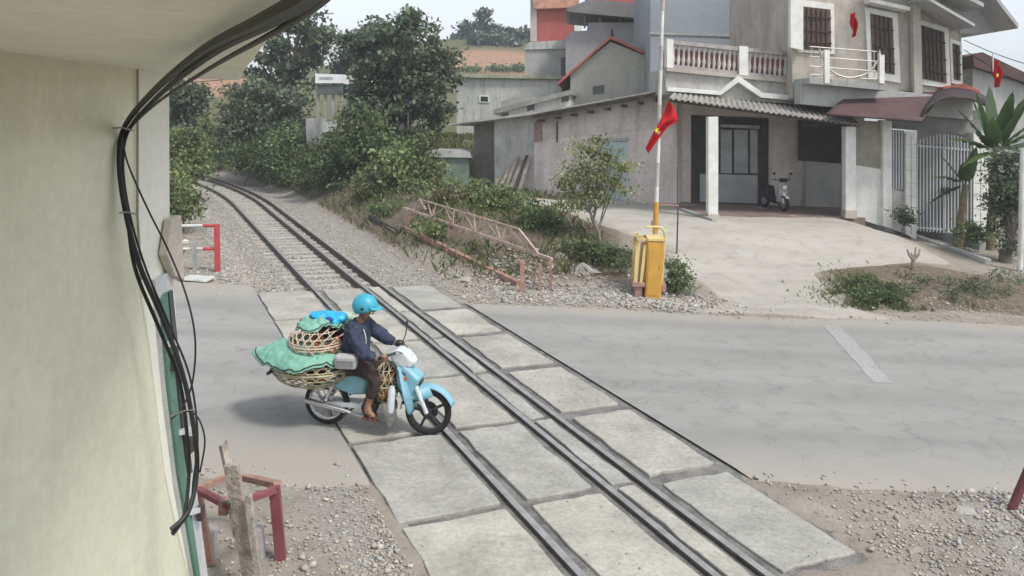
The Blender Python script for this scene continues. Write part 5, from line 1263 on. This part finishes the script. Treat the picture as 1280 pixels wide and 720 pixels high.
mb = MB(); mb.tube([(.30, 0, .60), (.12, 0, .42), (-.1, 0, .42), (-.35, 0, .6)], .035, 8); mb.box((.02, 0, .30), (.30, .2, .2)); mb.cyl((.08, 0, .30), (.24, 0, .33), .07); mb.cyl((-.05, -.14, .29), (-.05, .14, .29), .1); part('engine', m_blkp, mb, bevel=.01)
mb = MB(); mb.tube(smooth_path([(.12, -.1, .24), (-.05, -.13, .19), (-.3, -.14, .22)], 5), .02, 8); mb.tube([(-.28, -.14, .22), (-.40, -.15, .25), (-.85, -.17, .33)], [.022, .034, .036], 12); part('exhaust', m_chrome, mb)
mb = MB(); mb.bar((-.635, .09, .285), (-.1, .09, .30), .03, .05); mb.bar((-.635, -.09, .285), (-.1, -.09, .30), .03, .05); part('swingarm', m_silver, mb)
for s_ in (-1, 1):
    mb = MB(); mb.tube([(-.62, .11 * s_, .31), (-.46, .11 * s_, .64)], [.02, .03], 8); part('shock_absorber', m_chrome, mb)
mb = MB()
for xx in (-.02, -.33): mb.cyl((xx, -.25, .20), (xx, .25, .20), .013)
part('footpegs', m_blkp, mb)
mb = MB()
def rfn(u, v): a = R(20 + 120 * u); return Vector((-.635 + .335 * math.cos(a), (v - .5) * .13, .285 + .335 * math.sin(a)))
mb.grid(rfn, 14, 5); part('rear_mudguard', m_blkp, mb, solid=.01)
mb = MB()
for s_ in (-1, 1): mb.bar((-1.25, .28 * s_, .70), (-.35, .28 * s_, .70), .03); mb.bar((-1.25, .28 * s_, .70), (-.5, .1 * s_, .45), .02)
for xx in (-1.2, -.9, -.6): mb.bar((xx, -.45, .705), (xx, .45, .705), .03)
part('carrier_rack', m_blkp, mb)

# rider
BM = Matrix.Translation(BL) @ Matrix.Rotation(BR, 4, 'Z')
m_skin = mat('tanned skin', (.30, .17, .11), .6, .08, 6, .05, 60, obj=True, fine=.05)
J = {'pel': ((-.27, 0, .86), (.13, .11)), 'sp': ((-.29, 0, 1.0), .12), 'ch': ((-.27, 0, 1.16), (.14, .11)), 'nk0': ((-.245, 0, 1.29), .06), 'nk': ((-.215, 0, 1.35), .052), 'hd0': ((-.17, 0, 1.42), (.075, .078)), 'hd': ((-.17, 0, 1.50), (.088, .09)), 'hd2': ((-.18, 0, 1.55), (.06, .06))}
EJ = [('pel', 'sp'), ('sp', 'ch'), ('ch', 'nk0'), ('nk0', 'nk'), ('nk', 'hd0'), ('hd0', 'hd'), ('hd', 'hd2')]
arm = {-1: [(-.27, 1.245, .18), (-.10, .99, .27), (.085, .955, .295), (.15, .975, .30)], 1: [(-.25, 1.245, .18), (-.02, 1.05, .27), (.10, .985, .30), (.155, .985, .30)]}
for s_ in (-1, 1):
    a = arm[s_]
    for k, (nm, r_) in enumerate((('sh', .062), ('el', .045), ('wr', .03), ('pa', (.036, .028)))): J[nm + str(s_)] = ((a[k][0], a[k][2] * s_, a[k][1]), r_)
    EJ += [('ch', f'sh{s_}'), (f'sh{s_}', f'el{s_}'), (f'el{s_}', f'wr{s_}'), (f'wr{s_}', f'pa{s_}')]
    for f in range(4):            # fingers closed round the grip
        by = a[3][2] * s_ + s_ * (-.03 + .02 * f); ln = (.9, 1.05, 1.0, .8)[f]; x0, z0_ = a[3][0], a[3][1]
        for q, (dx, dz) in enumerate(((.03, .026), (.058 * ln, .012), (.058 * ln, -.022), (.032, -.034))): J[f'f{s_}{f}{q}'] = ((x0 + dx, by, z0_ + dz), .0095 - .0008 * q)
        EJ += [(f'pa{s_}', f'f{s_}{f}0')] + [(f'f{s_}{f}{q}', f'f{s_}{f}{q + 1}') for q in range(3)]
    J[f't{s_}0'] = ((a[3][0] + .01, a[3][2] * s_ - s_ * .04, a[3][1] - .012), .011); J[f't{s_}1'] = ((a[3][0] + .045, a[3][2] * s_ - s_ * .045, a[3][1] - .03), .0095)
    EJ += [(f'pa{s_}', f't{s_}0'), (f't{s_}0', f't{s_}1')]
    J[f'hip{s_}'] = ((-.22, .10 * s_, .82), .095); J[f'kn{s_}'] = ((.07, .20 * s_, .66), .062); J[f'cf{s_}'] = ((.0, .20 * s_, .48), .052); J[f'an{s_}'] = ((-.06, .20 * s_, .30), .034)
    J[f'he{s_}'] = ((-.075, .20 * s_, .245), .034); J[f'mf{s_}'] = ((.04, .205 * s_, .235), (.04, .026)); J[f'to{s_}'] = ((.12, .21 * s_, .222), (.038, .018))
    EJ += [('pel', f'hip{s_}'), (f'hip{s_}', f'kn{s_}'), (f'kn{s_}', f'cf{s_}'), (f'cf{s_}', f'an{s_}'), (f'an{s_}', f'he{s_}'), (f'an{s_}', f'mf{s_}'), (f'mf{s_}', f'to{s_}')]
pe = skin('person', J, EJ, m_skin, None, 'pel', 2, BL); pe.rotation_euler = (0, 0, BR)
tag(pe, 'motorbike rider in a navy jacket, dark trousers and turquoise helmet, gripping the handlebars', 'person')
m_jkt = mat('navy jacket', (.032, .042, .075), .75, .25, 5, .35, 16, obj=True); m_trs = mat('dark brown trousers', (.05, .034, .032), .9, .5, 6, .3, 16, obj=True)
A = {}
A['pel'] = ((-.28, 0, .80), (.195, .165)); A['sp'] = ((-.30, 0, .97), (.185, .16)); A['ch'] = ((-.275, 0, 1.15), (.195, .16)); A['nk0'] = ((-.24, 0, 1.275), .09); A['nk'] = ((-.225, 0, 1.325), .068)
EA = [('pel', 'sp'), ('sp', 'ch'), ('ch', 'nk0'), ('nk0', 'nk')]
for s_ in (-1, 1):
    a = arm[s_]
    for k, (nm, r_) in enumerate((('sh', .105), ('el', .082), ('wr', .05))): A[nm + str(s_)] = ((a[k][0], a[k][2] * s_ * (1.0 if k else .95), a[k][1]), r_)
    m1 = [(x + y) / 2 for x, y in zip(a[0], a[1])]; A[f'ua{s_}'] = ((m1[0] - .01, m1[2] * s_, m1[1]), .098); m2 = [(x + y) / 2 for x, y in zip(a[1], a[2])]; A[f'fa{s_}'] = ((m2[0], m2[2] * s_, m2[1]), .068)
    EA += [('ch', f'sh{s_}'), (f'sh{s_}', f'ua{s_}'), (f'ua{s_}', f'el{s_}'), (f'el{s_}', f'fa{s_}'), (f'fa{s_}', f'wr{s_}')]
jk = skin('jacket', A, EA, m_jkt, pe, 'sp', 4)
tx = bpy.data.textures.new('folds', 'CLOUDS'); tx.noise_scale = .09
for ob in (jk,):
    x = ob.modifiers.new('f', 'DISPLACE'); x.texture = tx; x.strength = .06; x.mid_level = .5
mb = MB(); mb.tube(smooth_path([(-.155, -.115, 1.24), (-.115, -.125, 1.12), (-.12, -.135, .98)], 5), .006, 6); mb.build('piping', mat('white piping', (.6, .6, .6), .6, obj=True), jk, local=True)
T_ = {'pel': ((-.27, 0, .82), (.155, .13))}; ET = []
for s_ in (-1, 1):
    for nm, p, r_ in (('hip', (-.20, .11 * s_, .80), .12), ('th', (-.06, .16 * s_, .735), .10), ('kn', (.075, .20 * s_, .66), .084), ('cf', (.01, .20 * s_, .52), .075), ('cu', (-.02, .20 * s_, .44), .07)): T_[nm + str(s_)] = (p, r_)
    ET += [('pel', f'hip{s_}'), (f'hip{s_}', f'th{s_}'), (f'th{s_}', f'kn{s_}'), (f'kn{s_}', f'cf{s_}'), (f'cf{s_}', f'cu{s_}')]
tr_ = skin('trousers', T_, ET, m_trs, pe, 'pel', 3)
x = tr_.modifiers.new('f', 'DISPLACE'); x.texture = tx; x.strength = .035
m_sand = mat('brown sandal', (.14, .06, .045), .6, .2, 8, obj=True)
for s_ in (-1, 1):
    mb = MB(); pl2 = [(-.10, -.035), (-.02, -.045), (.06, -.05), (.13, -.045), (.15, 0), (.13, .045), (.05, .05), (-.03, .04), (-.1, .035)]
    q = [Vector((x_, .205 * s_ + y_, .208 if x_ > -.05 else .214)) for x_, y_ in pl2]; mb.prism(q, [v - Vector((0, 0, .022)) for v in q])
    for xx in (.06, .0): mb.tube([(xx, .205 * s_ - .052, .205), (xx + .01, .205 * s_ - .03, .262), (xx + .01, .205 * s_ + .03, .262), (xx, .205 * s_ + .052, .205)], .009, 6)
    mb.build('sandal', m_sand, pe, local=True)
mb = MB(); mb.cyl((.10, .29, .975), (.11, .30, .98), .03); mb.ell((.165, .30, .985), (.062, .052, .045)); mb.build('glove', m_blkp, pe, local=True)
# helmet and face
m_helm = mat('turquoise helmet shell', (.04, .34, .45), .42, .05, 3, .0, spec=.5, obj=True, fine=.03)
mb = MB(); Hc = Vector((-.185, 0, 1.495)); MT = Matrix.Rotation(.08, 3, 'Y')
def hel(u, v):
    a = 2 * math.pi * u; cut = .56 + .20 * (.5 - .5 * math.cos(a)) ** 1.0       # front open, covers the ears and nape
    th = v * math.pi * cut
    q = Vector((.150 * math.sin(th) * math.cos(a), .128 * math.sin(th) * math.sin(a), .14 * math.cos(th)))
    return MT @ q + Hc
mb.grid(hel, 41, 16); he = mb.build('helmet', m_helm, pe, local=True, solid=.014)
mb = MB(); mb.grid(lambda u, v: MT @ Vector(((.148 + .075 * v) * math.cos((u - .5) * 1.9), .13 * math.sin((u - .5) * 2.3), .012 - .02 * v)) + Hc, 16, 4); mb.build('visor', m_helm, he, local=True, solid=.008)
mb = MB(); mb.ell(Hc + Vector((.01, -.128, -.01)), (.022, .014, .022)); mb.ell(Hc + Vector((.01, .128, -.01)), (.022, .014, .022)); mb.build('rivet', m_blkp, he, local=True)
mb = MB(); mb.tube(smooth_path([Hc + Vector((-.02, -.115, -.06)), Hc + Vector((.03, -.07, -.155)), Hc + Vector((.035, 0, -.17)), Hc + Vector((.03, .07, -.155)), Hc + Vector((-.02, .115, -.06))], 5), .009, 6); mb.build('chin_strap', m_blkp, he, local=True)
mb = MB(); mb.ell((-.075, 0, 1.445), (.026, .016, .024)); mb.ell((-.085, 0, 1.405), (.014, .026, .008)); mb.build('nose_and_mouth', m_skin, pe, local=True)
for s_ in (-1, 1):
    mb = MB(); mb.ell((-.090, .034 * s_, 1.47), (.012, .015, .009)); mb.build('eye', m_blkp, pe, local=True)

# load -----------------------------------------------------------------
m_cane = mat('split bamboo', (.56, .46, .36), .7, .2, 10, .1, 60, obj=True); m_caneg = mat('greenish bamboo', (.37, .34, .22), .75, .25, 10, .1, 60, obj=True)
m_net = mat('sea green tarp', (.19, .40, .31), .7, .15, 4, .25, 16, obj=True, fine=.08); m_bag = mat('bright blue plastic bag', (.02, .38, .68), .35, .15, 8, .3, 18, obj=True, spec=.5)
m_hen = mat('rusty brown feathers', (.30, .125, .06), .85, .5, 14, .35, 40, obj=True, fine=.3); m_comb = mat('red comb', (.45, .02, .02), .6, obj=True)
def W(p): return BM @ Vector(p)
def basket(label, c, r, m, offs, lo=None, rr=.0065, group='woven poultry baskets on the motorbike'):
    o = thing('basket', label, 'basket', W((c[0], c[1], c[2] - r[2])), BR, group); mb = MB(); c0 = Vector((0, 0, r[2]))
    for ang in (0, 60, 120):
        n = Vector((math.cos(R(ang + 90)), 0, math.sin(R(ang + 90)))); e1 = Vector((0, 1, 0)); e2 = n.cross(e1)
        for d in offs:
            rad = math.sqrt(max(0, 1 - d * d)); pts = []
            for k in range(37):
                a = 2 * math.pi * k / 36; q = n * d + (e1 * math.cos(a) + e2 * math.sin(a)) * rad; jit = 1 + .012 * math.sin(a * 5 + d * 9 + ang)
                pts.append(c0 + Vector((q.x * r[0], q.y * r[1], q.z * r[2])) * 1.0 * jit if False else c0 + Vector((q.x * r[0] * jit, q.y * r[1] * jit, q.z * r[2] * jit)))
            mb.tube(pts, rr, 5, cap=False)
    mb.build('weave', m, o, local=True)
    mb = MB(); mb.tube([c0 + Vector((r[0] * 1.0 * math.cos(a), r[1] * 1.0 * math.sin(a), .0)) for a in np.linspace(0, 2 * math.pi, 41)], rr * 1.7, 6, cap=False); mb.build('rim', m, o, local=True)
    mb = MB(); mb.ell(c0 + Vector((0, r[1] * .45, -.02)), (r[0] * .8, r[1] * .35, r[2] * .8)); mb.build('inner_shade', mat('painted inner shade', (.05, .042, .035), .95, .3, 8, .3, 20, obj=True), o, local=True)  # dark ellipsoid added inside, standing in for the shade behind the weave
    return o
b1_ = basket('upper round woven basket of brown hens behind the rider', (-.76, 0, 1.03), (.335, .43, .26), m_cane, (-.84, -.6, -.36, -.12, .12, .36, .6, .84))
b2_ = basket('lower wide woven basket hanging low over the rear wheel', (-.82, 0, .72), (.50, .50, .25), m_caneg, (-.88, -.68, -.48, -.28, -.08, .12, .32, .52, .72, .9), rr=.0075)
b3_ = basket('slim woven basket between the handlebars and the rider knees', (.12, 0, .58), (.15, .20, .26), m_caneg, (-.7, -.35, 0, .35, .7))
def tarp(label, c, r, zlow, flap, name='tarp', group='green tarps over the baskets'):
    o = thing(name, label, 'tarp', W((c[0], c[1], c[2])), BR, group); mb = MB()
    def fn(u, v):
        a = 2 * math.pi * u; back = max(0, -math.cos(a)) ** 3; front = max(0, math.cos(a)); th = v * (math.pi / 2 + zlow + .10 * math.sin(a * 3 + 1) + .05 * math.sin(a * 7))
        k = 1 + .022 * math.sin(a * 7 + v * 4) * v + .02 * mnoise.noise(Vector((math.cos(a) * 3, math.sin(a) * 3, v * 4)))
        q = Vector((r[0] * math.sin(th) * math.cos(a) * k, r[1] * math.sin(th) * math.sin(a) * k, r[2] * math.cos(th)))
        q.x -= flap * back * v ** 2; q.z -= flap * .10 * back * v; return q + Vector((0, 0, .03 * mnoise.noise(Vector((q.x * 7, q.y * 7, 3))) + .045 * abs(mnoise.noise(Vector((q.x * 11 + q.y * 6, q.y * 15, 8)))) + .035 * abs(mnoise.noise(Vector((q.x * 9 - q.y * 7, q.y * 9, q.z * 20))))))
    mb.grid(fn, 150, 40); mb.build('sheet', m_net, o, local=True, solid=.006)
    mb = MB(); pts = []
    for k in range(91):
        p = fn(k / 90, .93); pts.append(p * 1.012)
    mb.tube(pts, .009, 5, cap=False); mb.build('rope', m_blkp, o, local=True)
    return o
tarp('sea green tarp tied over the lower basket and hanging out to the rear', (-.84, 0, .735), (.54, .55, .30), -.18, .24)
tarp('pale green tarp over the top of the upper basket', (-.74, .05, 1.05), (.365, .45, .27), -.62, .0)
bg_ = thing('plastic_bag', 'bright blue plastic bag lying on top of the tarped upper basket', 'bag', W((-.66, 0, 1.28)), BR)
mb = MB(); mb.ell((0, 0, .035), (.20, .14, .075), jit=.6, seg=56, rings=36); mb.ell((.14, .05, .04), (.1, .1, .06), jit=.5); mb.build('bag_body', m_bag, bg_, local=True)
mb = MB(); mb.ell((.05, -.1, .03), (.06, .03, .045), jit=.5); mb.build('fold', mat('dark blue plastic', (.01, .06, .22), .4, .2, 8, obj=True), bg_, local=True)
mb = MB(); mb.ell((0, 0, 0), (.16, .10, .06), jit=.6, seg=28, rings=16); sk_ = mb.build('sack', mat('pale green sacking', (.34, .46, .35), .85, .2, 8, .3, 20, obj=True), local=True, loc=W((-.60, .28, 1.27))); tag(sk_, 'small pale green sack behind the blue bag on the load', 'sack')
# hens
def hen(label, p, rz, s_=1.0):
    q = W(p)
    Jh = {'t2': ((-.17, 0, .12), (.012, .03)), 't': ((-.12, 0, .075), .04), 'b1': ((-.05, 0, .02), .078), 'b2': ((.04, 0, .01), .085), 'b3': ((.09, 0, .05), .05), 'n': ((.115, 0, .11), .03), 'h': ((.13, 0, .15), .028), 'bk': ((.17, 0, .145), .008)}
    Jh = {k: (tuple(x * s_ for x in v[0]), tuple(x * s_ for x in v[1]) if isinstance(v[1], tuple) else v[1] * s_) for k, v in Jh.items()}
    ks = list(Jh); o = skin('hen', Jh, list(zip(ks[:-1], ks[1:])), m_hen, None, 'b2', 2, q); o.rotation_euler = (0, 0, rz + BR)
    mb = MB(); mb.ell((.132 * s_, 0, .184 * s_), (.022 * s_, .006 * s_, .016 * s_)); mb.ell((.15 * s_, 0, .122 * s_), (.008 * s_, .008 * s_, .014 * s_)); mb.build('comb', m_comb, o, local=True)
    tag(o, label, 'hen', 'hens in the baskets')
hen('brown hen in the upper basket, at its rear end', (-.92, -.20, .93), 2.9); hen('brown hen in the middle of the upper basket', (-.76, -.25, .90), -.4); hen('brown hen in the upper basket, next to the rider', (-.58, -.20, .94), .5); hen('brown hen squeezed up near the top of the upper basket', (-.72, -.12, 1.05), 2.2, .9)
hen('brown hen in the lower basket close to the wheel', (-.70, -.28, .62), .6); hen('brown hen in the lower basket under the rear tarp', (-.98, -.28, .66), 2.6); hen('brown hen crouching in the slim front basket, top', (.12, -.08, .62), .4, .85); hen('brown hen low in the slim front basket', (.10, -.10, .46), 2.4, .85)
# box, flask, cloth bag
bx = thing('lunch_box', 'grey ribbed plastic box strapped beside the rider hip', 'box', W((-.30, -.27, .80)), BR + .15)
mb = MB(); mb.box((0, 0, .085), (.26, .14, .17)); mb.build('body', mat('grey plastic box', (.40, .41, .40), .5, .1, 6, .05, obj=True), bx, local=True, bevel=.035)
mb = MB(); mb.box((0, -.072, .10), (.21, .02, .02)); mb.box((0, -.072, .06), (.21, .02, .02)); mb.build('ribs', mat('dark rib', (.2, .2, .2), .6, obj=True), bx, local=True)
mb = MB(); mb.lathe([(0, -.15), (.042, -.15), (.045, -.13), (.045, .11), (.035, .13), (.03, .16), (0, .16)], (0, 0, 0)); fk = mb.build('flask', m_silver, local=True, loc=W((.25, -.22, .46))); fk.rotation_euler = (0, .04, 0); tag(fk, 'silver cylinder flask clipped inside the blue leg shield', 'flask')
mb = MB(); mb.lathe([(0, 0), (.06, .01), (.105, .09), (.115, .19), (.085, .27), (.05, .30), (0, .30)], (0, 0, 0), seg=28)
for v in mb.v:
    kf = 1 + .14 * math.sin(math.atan2(v.y, v.x) * 5 + v.z * 20); v.x *= kf; v.y *= kf * .7
cb_ = mb.build('cloth_bag', mat('grey cloth bag', (.17, .165, .155), .9, .25, 8, .4, 20, obj=True), local=True, loc=W((.20, -.20, .115))); tag(cb_, 'sagging grey cloth bag hanging at the motorbike footwell', 'bag')

# parked scooter in the porch
sc = S(968, 266); sy = 26.6; b0s = P(967, 267, sy); b0s.z = 1.155
ps = thing('parked_scooter', 'small dark scooter with white front parked in the porch, seen from its front', 'scooter', b0s, R(-75))
def sp_(name, m, mb, **k): return mb.build(name, m, ps, local=True, **k)
for x_ in (.55, -.55):
    mb = MB(); pr = [(.215 + .045 * math.cos(a), .05 * math.sin(a)) for a in np.linspace(0, 2 * math.pi, 11)]; mb.lathe(pr, (x_, 0, .26), MY, 26); wv = sp_('wheel', m_blk, mb); mb = MB(); mb.cyl((x_, -.03, .26), (x_, .03, .26), .17, seg=20); mb.build('rim', m_chrome, wv, local=True)
mb = MB(); pl(mb, [(.44, .28), (.52, .55), (.46, .95), (.38, .98), (.34, .6), (.30, .3)], .17); sp_('front_shield', mat('grey scooter front', (.30, .30, .30), .45), mb, bevel=.02)
mb = MB(); pl(mb, [(.36, .24), (.2, .22), (-.2, .25), (-.75, .5), (-.8, .66), (-.25, .72), (-.12, .4), (.3, .32)], .15); sp_('body', mat('dark red scooter plastic', (.04, .022, .024), .4, obj=True), mb, bevel=.02)
mb = MB(); pl(mb, [(-.74, .70), (-.7, .78), (-.25, .78), (-.2, .71)], .14); sp_('seat', m_blk, mb, bevel=.02)
mb = MB(); mb.tube([(.36, -.34, 1.03), (.40, 0, 1.0), (.36, .34, 1.03)], .016, 8); mb.box((.45, 0, 1.02), (.12, .22, .12)); sp_('handlebar', m_blk, mb)
mb = MB(); mb.ell((.54, 0, .78), (.03, .09, .07)); sp_('headlight', m_wht, mb)
for s_ in (-1, 1):
    mb = MB(); mb.tube([(.38, .25 * s_, 1.03), (.38, .3 * s_, 1.2)], .008, 6); mb.ell((.38, .31 * s_, 1.23), (.015, .06, .04)); sp_('mirror', m_blk, mb)
mb = MB(); mb.bar((.56, .0, .26), (.48, 0, .6), .06, .1); mb.grid(lambda u, v: Vector((.55 + .275 * math.cos(R(150 - 110 * u)), (v - .5) * .13, .26 + .275 * math.sin(R(150 - 110 * u)))), 10, 4); sp_('mudguard', m_wht, mb, solid=.01)
